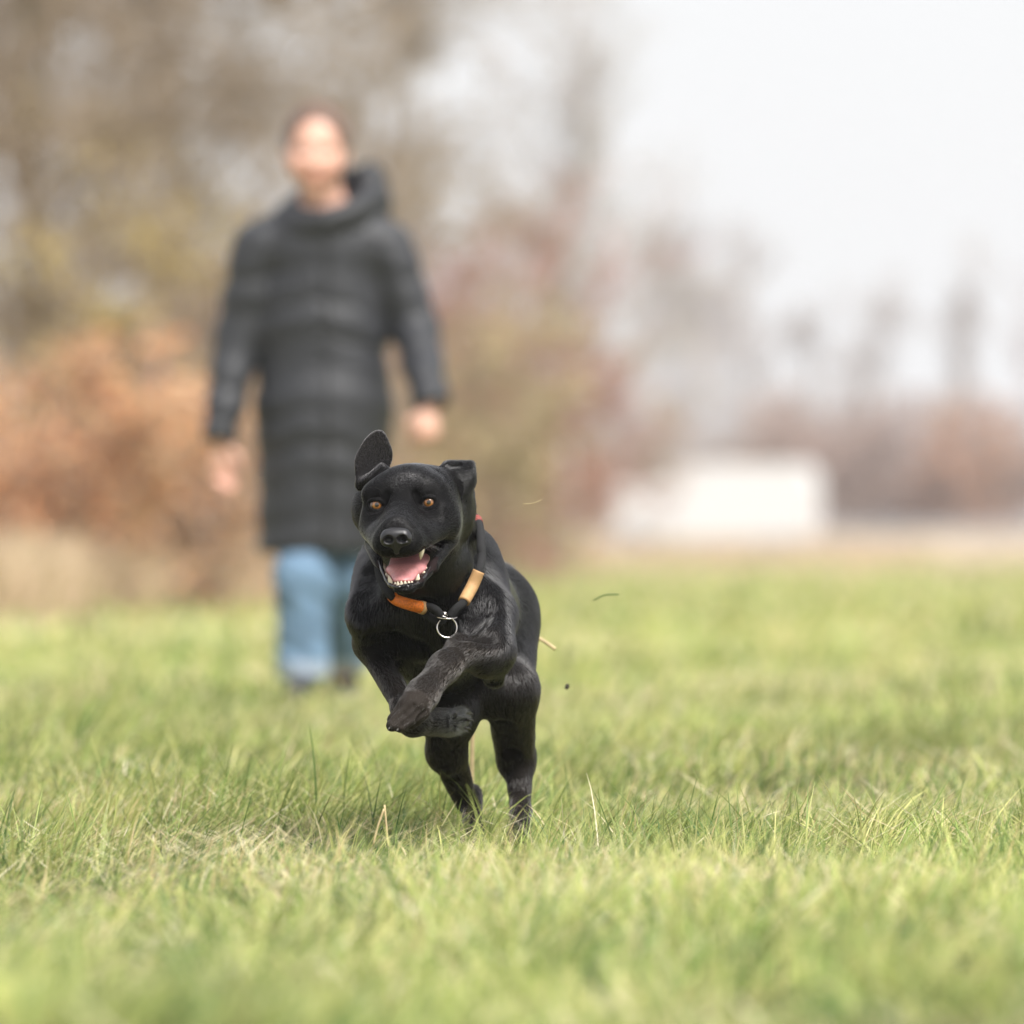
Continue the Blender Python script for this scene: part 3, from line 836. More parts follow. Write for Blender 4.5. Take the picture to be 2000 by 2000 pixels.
for s in (-1, 1):
    E = Body(); E.ell(Q(FX + 22 * s, FY - 1, -.058), (.0115,) * 3)
    l2, h2 = E.bounds(.004); v, f = E.mesh(tuple(axis(l2[i], h2[i], .002) for i in range(3)), smooth=1)
    me = mesh_np('eye', v, f)
    dd = np.linalg.norm((v - Q(FX + 22 * s, FY - 1, -.058))[:, [0, 2]], axis=1)
    set_col(me, np.where(((dd < .0055) & (v[:, 1] < PD - .058))[:, None], (.05, .03, .018), (.6, .57, .54)))
    link('eye', me, mat('eyeball', attr='col', rough=.15), person)
    b = spline([Q(FX + 10 * s, FY - 12, -.082), Q(FX + 22 * s, FY - 17, -.080), Q(FX + 36 * s, FY - 11, -.066)], 10)
    v, f = tube(b, .0038, 6); link('eyebrow', mesh_np('eyebrow', v, f), m_hair, person)
v, f = tube(spline([Q(FX + x, FY + y, d_ + .001) for (x, y), d_ in zip([(-19, 40), (-9, 44), (0, 45.5), (9, 44), (19, 40)], _lowd)], 14), .0055, 8)
link('teeth', mesh_np('teeth', v, f), mat('teeth_white', (.7, .67, .6), rough=.3), person)
HB = Body()
HB.ell(Q(FX + 5, FY - 22, .035), (.100, .103, .117), k=.01)
HB.ell(Q(FX + 10, FY + 14, .105), (.045, .05, .055), k=.03)
HB.ell(Q(FX, FY + 14, -.10), (.078, .13, .120), k=.015, sub=True)
l2, h2 = HB.bounds(.01); v, f = HB.mesh(tuple(axis(l2[i], h2[i], .005) for i in range(3)), smooth=1)
link('hair', mesh_np('hair', v, f), m_hair, person)

# coat
K = Body()
sq = (YA, 1.45)
K.cap(Q(631, 500, .07), Q(628, 640, .07), .178, .182, k=.05, sq=sq)
K.cap(Q(628, 640, .07), Q(633, 800, .07), .182, .190, k=.05, sq=sq)
K.cap(Q(633, 800, .07), Q(622, 1075, .06), .194, .176, k=.05, sq=(YA, 1.25))
K.cap(Q(528, 468, .06), Q(735, 468, .06), .066, .066, k=.06)
K.cap(Q(700, 950, .10), Q(688, 1085, .14), .085, .070, k=.03)
for arm, r3 in ((armL, .046), (armR, .050)):
    K.cap(arm[0], arm[1], .079, .069, k=.03); K.cap(arm[1], arm[2] + np.array([0, 0, .01]), .069, r3 + .004, k=.02)
# stand-up collar and hood thrown back
t = np.linspace(0, 2 * np.pi, 17)
ring_ = [Q(643, 396, .07) + np.array([.118 * math.cos(a), .105 * math.sin(a), .045 * math.sin(a) + .030 * math.cos(a) - .01]) for a in t]
for a, b in zip(ring_[:-1], ring_[1:]): K.cap(a, b, .031, k=.03)
K.cap(Q(722, 345, .09), Q(738, 398, .10), .036, .045, k=.03)
K.ell(Q(668, 405, .19), (.125, .065, .085), k=.05)
K.cap(Q(722, 348, .10), Q(650, 375, .21), .040, .05, k=.04)
K.ell(Q(636, 1076, .1) + np.array([0, 0, -6.0]), (6.0, 6.0, 6.0), k=.01, sub=True)
K.cap(Q(640, 330, .06), Q(640, 425, .06), .062, .070, k=.02, sub=True)
for arm, h_ in ((armL, .03), (armR, .03)):
    d = arm[2] - arm[1]; d /= np.linalg.norm(d)
    K.cap(arm[2] - d * .02, arm[2] + d * .12, .034, .034, k=.006, sub=True)
lo, hi = K.bounds(.02)
lo[2] = max(lo[2], Q(0, 1140)[2]); hi[2] = min(hi[2], Q(0, 290)[2]); lo[0] = max(lo[0], Q(360, 0)[0]); hi[0] = min(hi[0], Q(930, 0)[0])
lo[1] = max(lo[1], PD - .5); hi[1] = min(hi[1], PD + .6)
KV, KF = K.mesh((axis(lo[0], hi[0], .0065), axis(lo[1], hi[1], .007), axis(lo[2], hi[2], .006)), smooth=2)
KN = vert_normals(KV, KF)
zz = KV[:, 2] + .022 * np.sin(KV[:, 0] * 14) + .004 * np.sin(KV[:, 0] * 55 + KV[:, 2] * 9)
puff = np.abs(np.sin(np.pi * zz / .105)) ** .55
dark = np.clip((Q(0, 470)[2] - KV[:, 2]) / .03, 0, 1)
KV = KV + KN * ((puff - .62) * (.0070 + .0045 * np.sin(zz * 17 + KV[:, 0] * 9)) * dark)[:, None]
m_coat = mat('dark_quilted_cloth', (.021, .022, .026), rough=.5, spec=.4, noise=(14, .15), bump=(60, .5, .01))
coat = link('coat', mesh_np('coat', KV, KF), m_coat, person)
zp = [K.march(x, y, -.6, .6, PD) for x, y in ((640, 470), (639, 700), (640, 1050))]
zpts = [Q(x, y, (K.march(x, y, -.6, .6, PD) or -.06) - .004) for x, y in [(641, 455), (640, 520), (639, 600), (639, 700), (639, 800), (640, 900), (640, 980), (641, 1050)]]
v, f = tube(spline(zpts, 50), .006, 6)
o = link('zip', mesh_np('zip', v, f), mat('black_zip', (.012, .012, .013), rough=.4), None); o.parent = coat

# jeans and shoes
J = Body()
for lg, kx in ((legs[0], 0), (legs[1], 0)):
    J.cap(lg[0] * .4 + lg[1] * .6 + np.array([0, .03, 0]), lg[1], .078, .080, k=.04); J.cap(lg[1], lg[2] + np.array([0, 0, .03]), .082, .072, k=.03)
    J.cap(lg[2] + np.array([0, 0, .075]), lg[2] + np.array([0, 0, .030]), .078, .078, k=.004)
    J.ell(lg[2] + np.array([0, 0, -.60 + .018]), (.6, .6, .6), k=.006, sub=True)
lo, hi = J.bounds(.02); hi[2] = min(hi[2], Q(0, 880)[2]); lo[2] = max(lo[2], 0)
v, f = J.mesh((axis(lo[0], hi[0], .0065), axis(lo[1], hi[1], .007), axis(lo[2], hi[2], .0065)), smooth=1)
nn = vert_normals(v, f)
v = v + nn * (.0035 * np.sin(v[:, 2] * 47 + v[:, 0] * 55 + v[:, 1] * 30) * np.sin(v[:, 2] * 19 + v[:, 1] * 20 + 1) + .0015 * np.sin(v[:, 2] * 120 + v[:, 0] * 60))[:, None]
cu = np.clip((.135 - v[:, 2]) / .01, 0, 1)[:, None] * 1.0
jm = mesh_np('jeans', v, f); set_col(jm, np.array([.118, .190, .275]) * (1 - cu) + np.array([.28, .33, .40]) * cu)
link('jeans', jm, mat('denim', attr='col', rough=.8, spec=.2, noise=(12, .22), bump=(260, .4, .003)), person)
for lg, pitch in ((legs[0], .10), (legs[1], -.35)):
    S = Body(); a = lg[2].copy(); a[2] = max(a[2] - .03, .07)
    heel = a + np.array([0, .035, -.030]); toe = a + np.array([-.012, -.165, -.032 + pitch * .12])
    S.cap(a + np.array([0, 0, .03]), a, .046, .044, k=.03)
    S.cap(heel, toe, .038, .036, k=.03, sq=(ZA, 1.1))
    S.cap(heel + np.array([0, 0, -.016]), toe + np.array([0, 0, -.016]), .037, .035, k=.006, sq=(ZA, 1.9))
    l2, h2 = S.bounds(.01); v, f = S.mesh(tuple(axis(l2[i], h2[i], .0055) for i in range(3)), smooth=1)
    link('shoe', mesh_np('shoe', v, f), mat('dark_shoe', (.03, .03, .034), rough=.6), person)
# ------------------------------------------------------------------ the running black dog
BLACK = (.0075, .0071, .0077); LEGC = (.0190, .0155, .0130); TAN = (.085, .058, .044); GREYH = (.045, .045, .047)
dog = empty('dog', P(900, 1640, .3), 'black short-haired dog galloping towards the viewer with mouth open and one ear flipped up', 'dog')

th, rl = math.radians(5.6), math.radians(2.7)
Rz = np.array([[math.cos(th), math.sin(th), 0], [-math.sin(th), math.cos(th), 0], [0, 0, 1]])
Ry = np.array([[math.cos(rl), 0, -math.sin(rl)], [0, 1, 0], [math.sin(rl), 0, math.cos(rl)]])
HR = Ry @ Rz                                     # head axes in the world (columns)
HO = P(786, 984, 0)
def H(x, y, z): return HO + HR @ np.array([x, y, z])
HX, HY, HZ = HR[:, 0], HR[:, 1], HR[:, 2]

B = Body()
# trunk
back = (.25, 1, -.25)
B.cap(P(870, 1170, .40), P(925, 1205, .62), .102, .077, flow=back, fur=.016)
B.ell(P(947, 1200, .68), (.067, .09, .085), k=.04, flow=(.2, 1, -.5), fur=.016)
B.cap(P(850, 1260, .30), P(900, 1275, .52), .062, .055, k=.05, flow=(0, 1, -.3), fur=.016)
B.ell(P(842, 1172, .27), (.108, .13, .082), k=.05, flow=(0, .3, -1), fur=.02)
B.ell(P(835, 1215, .20), (.062, .07, .05), k=.04, flow=(0, .25, -1), fur=.022)
B.cap(P(812, 1240, .27), P(850, 1290, .45), .050, .058, k=.04, flow=(0, 1, -.3), fur=.014)
# neck
B.cap(P(830, 995, .15), P(850, 1120, .28), .067, .084, k=.04, flow=(.15, .6, -1), fur=.02)
B.cap(P(828, 1070, .10), P(842, 1175, .18), .050, .066, k=.04, flow=(0, .2, -1), fur=.02)
# shoulders and forelegs
B.cap(P(752, 1105, .32), P(733, 1200, .17), .043, .039, k=.035, flow=(-.1, .3, -1), fur=.014)
B.cap(P(735, 1205, .17), P(730, 1256, .22), .038, .026, k=.03, flow=(0, .2, -1), fur=.012)
B.cap(P(724, 1256, .22), P(787, 1378, .13), .0245, .0170, k=.02, flow=(.5, 0, -1), fur=.009, col=LEGC)
B.cap(P(748, 1262, .30), P(786, 1370, .16), .012, .008, k=.012, flow=(.5, 0, -1), fur=.008, col=LEGC)
B.cap(P(789, 1382, .12), P(806, 1408, .10), .020, .022, k=.012, flow=(.7, .3, -.7), fur=.008, col=LEGC)
B.cap(P(808, 1408, .10), P(868, 1411, .17), .0220, .0210, k=.012, flow=(1, .5, 0), fur=.009, col=LEGC)
for i, (ox, oz, od) in enumerate([(-3, -11, -.012), (4, 2, -.02), (0, 14, -.004), (-12, -17, .012)]):
    B.cap(P(868, 1411 - oz * .6, .17 + od), P(900 + ox, 1407 - oz, .215 + od), .0115, .0080, k=.006, flow=(1, .5, .2), fur=.020, col=GREYH)
B.cap(P(913, 1085, .33), P(945, 1205, .17), .044, .045, k=.035, flow=(.1, .3, -1), fur=.014)
B.cap(P(946, 1205, .16), P(958, 1272, .08), .045, .037, k=.03, flow=(.05, 0, -1), fur=.012)
B.cap(P(956, 1275, .09), P(964, 1322, .12), .033, .017, k=.02, flow=(.1, .3, -1), fur=.012)
B.cap(P(942, 1278, .06), P(908, 1272, .04), .030, .025, k=.02, flow=(-1, -.2, -.6), fur=.009, col=LEGC)
B.cap(P(912, 1266, .045), P(866, 1305, .0), .0255, .0215, k=.018, flow=(-1, -.4, -1), fur=.008, col=LEGC)
B.cap(P(868, 1303, .0), P(824, 1358, -.045), .0215, .0225, k=.015, flow=(-1, -.4, -1.2), fur=.008, col=LEGC)
B.cap(P(826, 1356, -.045), P(806, 1384, -.07), .0235, .0245, k=.012, flow=(-1, -.4, -1.2), fur=.007, col=LEGC)
for i, (a, b, d0, d1) in enumerate([((797, 1373), (768, 1406), -.066, -.080), ((802, 1384), (766, 1417), -.082, -.098), ((812, 1393), (782, 1419), -.083, -.094), ((824, 1392), (803, 1413), -.070, -.074)]):
    B.cap(P(*a, d0), P(*b, d1), .0122, .0095, k=.0030, flow=(-1, -.4, -1), fur=.004, col=LEGC)
# hind legs
B.cap(P(968, 1205, .68), P(992, 1345, .49), .068, .041, k=.035, flow=(.2, .2, -1), fur=.014)
B.cap(P(980, 1260, .72), P(1008, 1420, .60), .052, .024, k=.03, flow=(.1, .1, -1), fur=.014)
B.cap(P(997, 1350, .48), P(1006, 1480, .60), .041, .029, k=.03, flow=(0, .1, -1), fur=.012, col=LEGC)
B.cap(P(1012, 1478, .61), P(1017, 1590, .54), .0250, .0140, k=.02, flow=(0, 0, -1), fur=.009, col=LEGC)
B.cap(P(1018, 1588, .54), P(1012, 1640, .48), .0150, .019, k=.015, flow=(0, -.5, -1), fur=.007, col=LEGC)
for ox in (-18, -6, 7, 19):
    B.cap(P(1012 + ox * .7, 1640, .47), P(1012 + ox, 1648, .43), .0125, .0105, k=.006, flow=(0, -1, -.4), fur=.006, col=LEGC)
B.cap(P(922, 1215, .66), P(880, 1395, .46), .062, .042, k=.035, flow=(-.1, 0, -1), fur=.014)
B.cap(P(876, 1395, .46), P(872, 1470, .50), .037, .029, k=.025, flow=(0, .1, -1), fur=.012, col=LEGC)
B.cap(P(872, 1465, .50), P(908, 1560, .60), .0285, .018, k=.02, flow=(.3, .3, -1), fur=.010, col=LEGC)
B.cap(P(920, 1552, .61), P(924, 1622, .54), .0165, .0155, k=.015, flow=(0, -.2, -1), fur=.009, col=LEGC)
B.cap(P(926, 1620, .54), P(920, 1645, .49), .018, .020, k=.012, flow=(0, -.5, -1), fur=.007, col=LEGC)
for ox in (-17, -6, 6, 17):
    B.cap(P(920 + ox * .7, 1646, .48), P(920 + ox, 1652, .44), .0125, .0105, k=.006, flow=(0, -1, -.4), fur=.006, col=LEGC)
B.cap(P(935, 1285, .60), P(946, 1362, .60), .028, .014, k=.03, flow=(0, 0, -1), fur=.006, col=TAN)
# tail
B.cap(P(975, 1150, .74), P(978, 1130, .92), .028, .022, k=.03, flow=(0, 1, 0), fur=.025)
B.cap(P(978, 1130, .92), P(972, 1150, 1.10), .021, .010, k=.02, flow=(0, 1, -.2), fur=.03)
# head
fh = .0045
def he(x, y, z, r, k=.02, both=True, flow=None, fur=fh, sub=False):
    for s in ((-1, 1) if both else (1,)):
        f = (.35 * s if flow is None and both else 0, .8, .25) if flow is None else (flow[0] * s, flow[1], flow[2])
        B.ell(H(x * s, y, z), r, k=k, M=HR, flow=HR @ np.array(f, float), fur=fur, sub=sub)
def hc(a, b, ra, rb, k=.02, both=True, flow=None, fur=fh, sub=False, sq=None):
    for s in ((-1, 1) if both else (1,)):
        f = (.3 * s, .9, 0) if flow is None else (flow[0] * s, flow[1], flow[2])
        B.cap(H(a[0] * s, a[1], a[2]), H(b[0] * s, b[1], b[2]), ra, rb, k=k, flow=HR @ np.array(f, float), fur=fur, sub=sub, sq=sq)
he(.011, .068, .008, (.060, .080, .053), both=False)
for s in (-1, 1): he(.009 + .040 * s, .075, .010, (.029, .045, .036), both=False)
he(.0, .028, .019, (.044, .040, .035), both=False, flow=(0, .7, .7))
he(.036, .020, .017, (.027, .022, .018), k=.022, flow=(.5, .5, .6))
hc((0, .008, -.010), (0, -.085, -.035), .029, .0195, k=.02, both=False, flow=(0, 1, .25), fur=.003)
hc((.017, .002, -.040), (.013, -.086, -.051), .029, .020, k=.02, flow=(.4, 1, 0), fur=.003)
for s in (-1, 1): hc(((.052 if s < 0 else .064) * s, .024, -.034), (.024 * s, -.080, -.0605), .0165, .0118, k=.022, both=False, flow=(.3 * s, 1, -.3), fur=.004)
he(0, -.094, -.0635, (.027, .015, .0155), k=.016, both=False, flow=(0, .5, -.6), fur=.0025)
for s in (-1, 1): he(.007 + .046 * s, .034, -.016, (.024, .046, .026), k=.018, both=False, flow=(.35 * s, .8, .25))
for s in (-1, 1): he(.009 + .047 * s, .062, -.034, (.024, .048, .037), k=.022, both=False, flow=(.5 * s, .8, -.3), fur=.006)
B.cap(H(.006, .080, -.075), H(.02, .13, -.10), .044, .058, k=.03, flow=(0, .6, -1), fur=.012)
JX = .0045                                       # the jaw hangs a little to one side
def jaw(a, b, ra, rb, k=.010, s=1, fur=.004):
    B.cap(H(a[0] * s + JX, a[1], a[2]), H(b[0] * s + JX, b[1], b[2]), ra, rb, k=k, flow=HR @ np.array((.2 * s, 1, -.3)), fur=fur)
for s in (-1, 1):
    jaw((.060, .046, -.060), (.039, -.020, -.0965), .0095, .0070, s=s)
    jaw((.039, -.020, -.0965), (.0225, -.066, -.1200), .0065, .0050, s=s)
    jaw((.0225, -.066, -.1200), (.011, -.081, -.1265), .0050, .0050, s=s, fur=.002)
    jaw((.011, -.081, -.1265), (0, -.083, -.1270), .0050, .0050, s=s, fur=.002)
    jaw((.018, .03, -.100), (.008, -.062, -.1280), .014, .0062, s=s)
# eye sockets, lids, hollows beside the bridge
for s in (-1, 1):
    he(.0395 * s, -.010, .0, (.0140, .010, .0118), k=.006, both=False, sub=True)
    hc((.0250 * s, -.0140, .000), (.0220 * s, -.0135, .0135), .0046, .0042, k=.009, both=False, sub=True)
    ey = np.array([.0395 * s, .0035, 0])
    ring = []
    for t in np.linspace(0, 2 * np.pi, 15):
        x, z = .0120 * math.cos(t), .0086 * math.sin(t) + .0012 * math.cos(t) * s
        ring.append(ey + np.array([x, -.0013 * max(math.sin(t), 0) - math.sqrt(max(  .0134 ** 2 - x * x - z * z, 1e-6)), z]))
    for a, b in zip(ring[:-1], ring[1:]):
        B.cap(H(*a), H(*b), .0019, k=.0035, flow=HR @ np.array((s, 0, 0.)), fur=.0005)
# ears
B.plate(H(-.0045, .072, .004), HX, HZ, HY, [(-.070, .020), (-.0735, .045), (-.0735, .066), (-.068, .080), (-.058, .096), (-.047, .106), (-.036, .1095), (-.027, .105), (-.020, .090),
        (-.0155, .074), (-.019, .058), (-.032, .047), (-.045, .030)], .0032, lambda x, z: .012 - 9 * (x + .044) ** 2 + .10 * (z - .05), k=.010, flow=HR @ np.array((-.1, .2, 1.)), fur=.0028, col=(.020, .018, .0185))
B.cap(H(-.066, .074, .034), H(-.036, .066, .058), .0040, .0050, k=.016, flow=HR @ np.array((.5, .2, .6)), fur=.005)
B.plate(H(-.006, .080, 0), HX, HZ, HY, [(.046, .030), (.054, .050), (.064, .0605), (.078, .0600), (.092, .0595), (.1030, .0600), (.1065, .0550), (.1055, .042), (.098, .030), (.090, .008), (.074, -.01), (.056, .0)],
        .0060, lambda x, z: .010 - .35 * np.maximum(x - .085, 0) - 1.2 * np.maximum(.06 - z, 0) ** 1.5, k=.008, flow=HR @ np.array((.6, .5, -.6)), fur=.007)
he(.076, .086, .034, (.028, .018, .024), k=.012, both=False, flow=(.6, .4, -.7), fur=.010)
he(.072, .074, .0545, (.012, .012, .0035), k=.004, both=False, sub=True)
he(-.064, .115, -.006, (.026, .035, .036), k=.012, both=False, flow=(-.6, .5, -1), fur=.012)
he(.070, .118, -.006, (.026, .045, .050), k=.018, both=False, flow=(.8, .3, -1), fur=.020)
he(.080, .100, .014, (.014, .022, .024), k=.010, both=False, flow=(1, .2, -.8), fur=.018)

# folds and hollows between the muscles
def groove(pts, r, depth, k=.014):
    q = [P(x, y, B.march(x, y) - r + depth) for x, y in pts]
    for a, b in zip(q[:-1], q[1:]): B.cap(a, b, r, k=k, sub=True)
groove([(724, 1104), (711, 1150), (713, 1195)], .016, .007, .02)
groove([(748, 1130), (756, 1190), (766, 1240)], .018, .005, .03)
groove([(930, 1140), (934, 1180), (918, 1215)], .018, .007, .03)
groove([(905, 1236), (930, 1234), (956, 1240)], .014, .014, .015)
groove([(740, 1258), (775, 1268), (815, 1274)], .018, .014, .03)
groove([(832, 1190), (836, 1245)], .014, .004, .03)
groove([(985, 1420), (998, 1480), (1008, 1540)], .012, .006, .015)
groove([(852, 1450), (868, 1500)], .010, .005, .015)
groove([(808, 1378), (790, 1394), (770, 1409)], .0040, .0030, .003)
groove([(820, 1386), (804, 1402), (786, 1416)], .0040, .0030, .003)
groove([(830, 1390), (816, 1406)], .0040, .0030, .003)
for yy in (1398, 1410, 1422): groove([(882, yy), (912, yy - 1)], .0040, .0028, .003)
lo, hi = B.bounds()
VOX = 1.0
hlo, hhi = HO + [-.085, -.12, -.14], HO + [.115, .14, .118]
axes = (axis(lo[0], hi[0], .0032 * VOX, hlo[0], hhi[0], .0015 * VOX), axis(lo[1], hi[1], .0036 * VOX, hlo[1], hhi[1], .0017 * VOX), axis(lo[2], hi[2], .0034 * VOX, hlo[2], hhi[2], .0015 * VOX))
DV, DF = B.mesh(axes, smooth=1)
flow, furlen, fcol = B.blend(DV, col0=BLACK)
furlen *= .85
N = vert_normals(DV, DF)
# how bare the skin is: lips and the mouth's lining, nose
hl = (DV - HO) @ HR
hn = N @ HR
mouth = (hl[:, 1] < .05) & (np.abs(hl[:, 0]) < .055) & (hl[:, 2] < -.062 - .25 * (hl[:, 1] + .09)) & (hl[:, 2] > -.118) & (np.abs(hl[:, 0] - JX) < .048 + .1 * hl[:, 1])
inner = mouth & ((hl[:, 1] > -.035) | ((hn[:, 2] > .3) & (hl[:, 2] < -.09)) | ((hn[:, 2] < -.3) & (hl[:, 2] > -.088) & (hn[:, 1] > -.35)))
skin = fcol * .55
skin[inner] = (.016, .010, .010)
_pw = np.linalg.norm(DV - P(793, 1398, -.085), axis=1) < .045
skin[_pw] = fcol[_pw] * 1.15
dm = mesh_np('body', DV, DF)
set_col(dm, skin)
m_skin = mat('black_dog_coat', attr='col', rough=.7, spec=.06, bump=(900, .4, .001))
body = link('body', dm, m_skin, dog)

# the coat: short hairs that lie along the body
def scatter(V, F, n, w, r):
    a = np.linalg.norm(np.cross(V[F[:, 2]] - V[F[:, 0]], V[F[:, 3]] - V[F[:, 1]]), axis=1) * .5 * w[F].mean(1)
    c = np.cumsum(a); i = np.searchsorted(c, r.random(n) * c[-1])
    u, v = r.random((2, n))[:, :, None]
    q = F[i]
    wts = np.stack([(1 - u) * (1 - v), u * (1 - v), u * v, (1 - u) * v], 1)[..., 0]
    return q, wts
def lerp(A, q, w): return (A[q] * (w[..., None] if A.ndim > 1 else w)).sum(1)
rf = np.random.default_rng(3)
dens = np.clip(1.6 - furlen / .02, .5, 1.6); dens[inner] = 0
_pd = np.linalg.norm(DV - P(793, 1398, -.085), axis=1)
dens[_pd < .042] *= .12
dens *= np.where(np.linalg.norm(DV - HO, axis=1) < .17, 3.4, 1.0)
NF = 330000
q, w = scatter(DV, DF, NF, dens, rf)
rp, rn, fl, ln, cc = lerp(DV, q, w), lerp(N, q, w), lerp(flow, q, w), lerp(furlen, q, w), lerp(fcol, q, w)
rn /= np.linalg.norm(rn, axis=1, keepdims=True)
# locks: neighbouring hairs lean together
def vnoise(p, f, seed):
    r = np.random.default_rng(seed); k = r.normal(size=(5, 3)) * f; ph = r.random(5) * 6.28
    return np.sin(p @ k.T + ph).mean(1)
fl = fl + .07 * np.stack([vnoise(rp, 90, 1), vnoise(rp, 90, 2), vnoise(rp, 90, 3)], 1) + .03 * rf.normal(size=fl.shape)
fl -= rn * np.einsum('ij,ij->i', fl, rn)[:, None]
fl /= np.linalg.norm(fl, axis=1, keepdims=True) + 1e-9
lift = np.clip(.085 + .025 * vnoise(rp, 140, 5) + .015 * rf.normal(size=NF), .04, .6) + np.clip((.010 - ln) / .010, 0, 1) * .07
d = fl + rn * lift[:, None]; d /= np.linalg.norm(d, axis=1, keepdims=True)
ln = ln * (.75 + .5 * rf.random(NF)) * (1 + .25 * vnoise(rp, 60, 8))
cc = cc * (.7 + .5 * rf.random((NF, 1)) ** 2) * np.exp(.25 * vnoise(rp, 330, 12) + .25 * vnoise(rp, 110, 13))[:, None]
m_fur = bpy.data.materials.new('black_dog_hair'); m_fur.use_nodes = True
_n = m_fur.node_tree; _n.nodes.clear()
_h = _n.nodes.new('ShaderNodeBsdfHairPrincipled'); _h.model = 'CHIANG'; _h.parametrization = 'COLOR'
_h.inputs['Roughness'].default_value = .20; _h.inputs['Radial Roughness'].default_value = .22; _h.inputs['IOR'].default_value = 1.5
_h.inputs['Random Roughness'].default_value = .3
_a = _n.nodes.new('ShaderNodeAttribute'); _a.attribute_name = 'col'
_n.links.new(_a.outputs['Color'], _h.inputs['Color'])
_o = _n.nodes.new('ShaderNodeOutputMaterial'); _n.links.new(_h.outputs[0], _o.inputs['Surface'])
fur = fur_curves('fur', rp - rn * .0002, d, ln, .00026, cc, m_fur, dog, bend=-rn * .03)
fur['kind'] = 'stuff'

# nose
NB = Body()
NB.ell(H(0, -.1065, -.0510), (.0210, .0130, .0150), M=HR)
NB.cap(H(-.0120, -.111, -.0465), H(.0120, -.111, -.0465), .0085, k=.008)
for s in (-1, 1):
    NB.ell(H(.0142 * s, -.1085, -.0535), (.0085, .0110, .0095), M=HR, k=.006)
NB.cap(H(0, -.112, -.055), H(0, -.106, -.071), .0055, .0045, k=.008)
for s in (-1, 1):
    NB.ell(H(.0104 * s, -.1240, -.0530), (.0080, .0130, .0066), M=HR, k=.002, sub=True)
    NB.cap(H(.0150 * s, -.122, -.0540), H(.0225 * s, -.114, -.0585), .0016, k=.002, sub=True)
NB.cap(H(0, -.1235, -.050), H(0, -.111, -.075), .0010, k=.002, sub=True)
l2, h2 = NB.bounds(.004)
v, f = NB.mesh((axis(l2[0], h2[0], .0008), axis(l2[1], h2[1], .0008), axis(l2[2], h2[2], .0008)), smooth=1)
m_nose = mat('wet_nose_leather', (.011, .0105, .012), rough=.33, spec=.5, bump=(1400, .35, .0006))
link('nose', mesh_np('nose', v, f), m_nose, dog)

# eyes
def eyeball(c, look, r, rings=22, seg=28):
    z = look / np.linalg.norm(look); x = np.cross([0, 0, 1.0], z); x /= np.linalg.norm(x); y = np.cross(z, x)
    V, C, F = [], [], []
    rr = np.random.default_rng(5)
    for i in range(rings + 1):
        t = (i / rings) ** 1.3 * np.pi
        for j in range(seg):
            a = 2 * np.pi * j / seg
            V.append(c + r * (math.cos(t) * z + math.sin(t) * (math.cos(a) * x + math.sin(a) * y)))
            q = r * math.sin(t) if t < 1.57 else 1
            if q < .0033: col = (.004, .003, .003)
            elif q < .0038: col = (.05, .018, .005)
            elif q < .0066: col = np.array((.185, .075, .018)) * (.75 + .5 * rr.random()) * (1.25 if q < .0055 else .8)
            elif q < .0085: col = (.03, .012, .006)
            else: col = (.22, .17, .15)
            C.append(col)
    for i in range(rings):
        for j in range(seg):
            k = (j + 1) % seg
            F.append((i * seg + j, (i + 1) * seg + j, (i + 1) * seg + k, i * seg + k))
    me = mesh_np('eye', np.array(V), np.array(F)); set_col(me, np.array(C, float))
    return me
m_eye = mat('amber_eye', attr='col', rough=.08, spec=.7, coat=1.0)
for s in (-1, 1):
    link('eye', eyeball(H(.0395 * s, .0035, 0), np.array([-.02 * s + .02, -1, .02]), .0118), m_eye, dog)

# tongue, teeth, gums
m_tongue = mat('pink_tongue', (.58, .25, .25), rough=.35, spec=.5, noise=(260, .12), bump=(900, .3, .0008), sss=.15)
T = Body()
T.cap(H(JX, .030, -.083), H(JX, -.030, -.100), .030, .0290, sq=(HZ, 2.6), k=.01)
T.cap(H(JX, -.030, -.098), H(JX - .001, -.0645, -.1140), .0285, .0165, sq=(HZ, 2.6), k=.012)
T.cap(H(JX, .02, -.074), H(JX, -.064, -.1105), .0012, k=.006, sub=True)
l2, h2 = T.bounds(.004)
v, f = T.mesh((axis(l2[0], h2[0], .0012), axis(l2[1], h2[1], .0015), axis(l2[2], h2[2], .0012)), smooth=2)
link('tongue', mesh_np('tongue', v, f), m_tongue, dog)
m_tooth = mat('ivory_tooth', (.62, .55, .42), rough=.3, spec=.5)
def tooth(base, tip, r, bow=(0, 0, 0)):
    t = np.linspace(0, 1, 6)
    b, e = H(*base), H(*tip)
    p = b + (e - b) * t[:, None] + (HR @ np.array(bow)) * (4 * t * (1 - t))[:, None]
    v, f = tube(p, r * np.array([1, 1.02, .92, .74, .48, .14]), 8)
    link('tooth', mesh_np('tooth', v, f), m_tooth, dog)
for i in range(6):                                 # lower incisors
    a = (i - 2.5) / 2.5 * .95
    x, y = JX + .0150 * math.sin(a), -.0610 - .0150 * math.cos(a)
    tooth((x, y - .003, -.1235), (x * 1.02, y - .0055, -.1148 - .0004 * abs(i - 2.5)), .0031)
for s in (-1, 1):
    tooth((JX + .0195 * s, -.0655, -.1210), (JX + .0225 * s, -.0700, -.1060), .0040, (0, -.0015, 0))   # lower canines
    tooth((.0270 * s + .006, -.0700, -.0640), (.0245 * s + .006, -.0680, -.0810 - .004 * s), .0048, (.001 * s, -.002, 0))   # upper canines
    for y in (-.045, -.032, -.018, -.004):
        w_ = np.interp(y, [-.066, .03], [.0235, .043])
        z_ = np.interp(y, [-.066, -.02, .03], [-.1165, -.098, -.082])
        tooth((JX + w_ * s, y, z_ - .001), (JX + (w_ + .001) * s, y - .002, z_ + .0060), .0034)
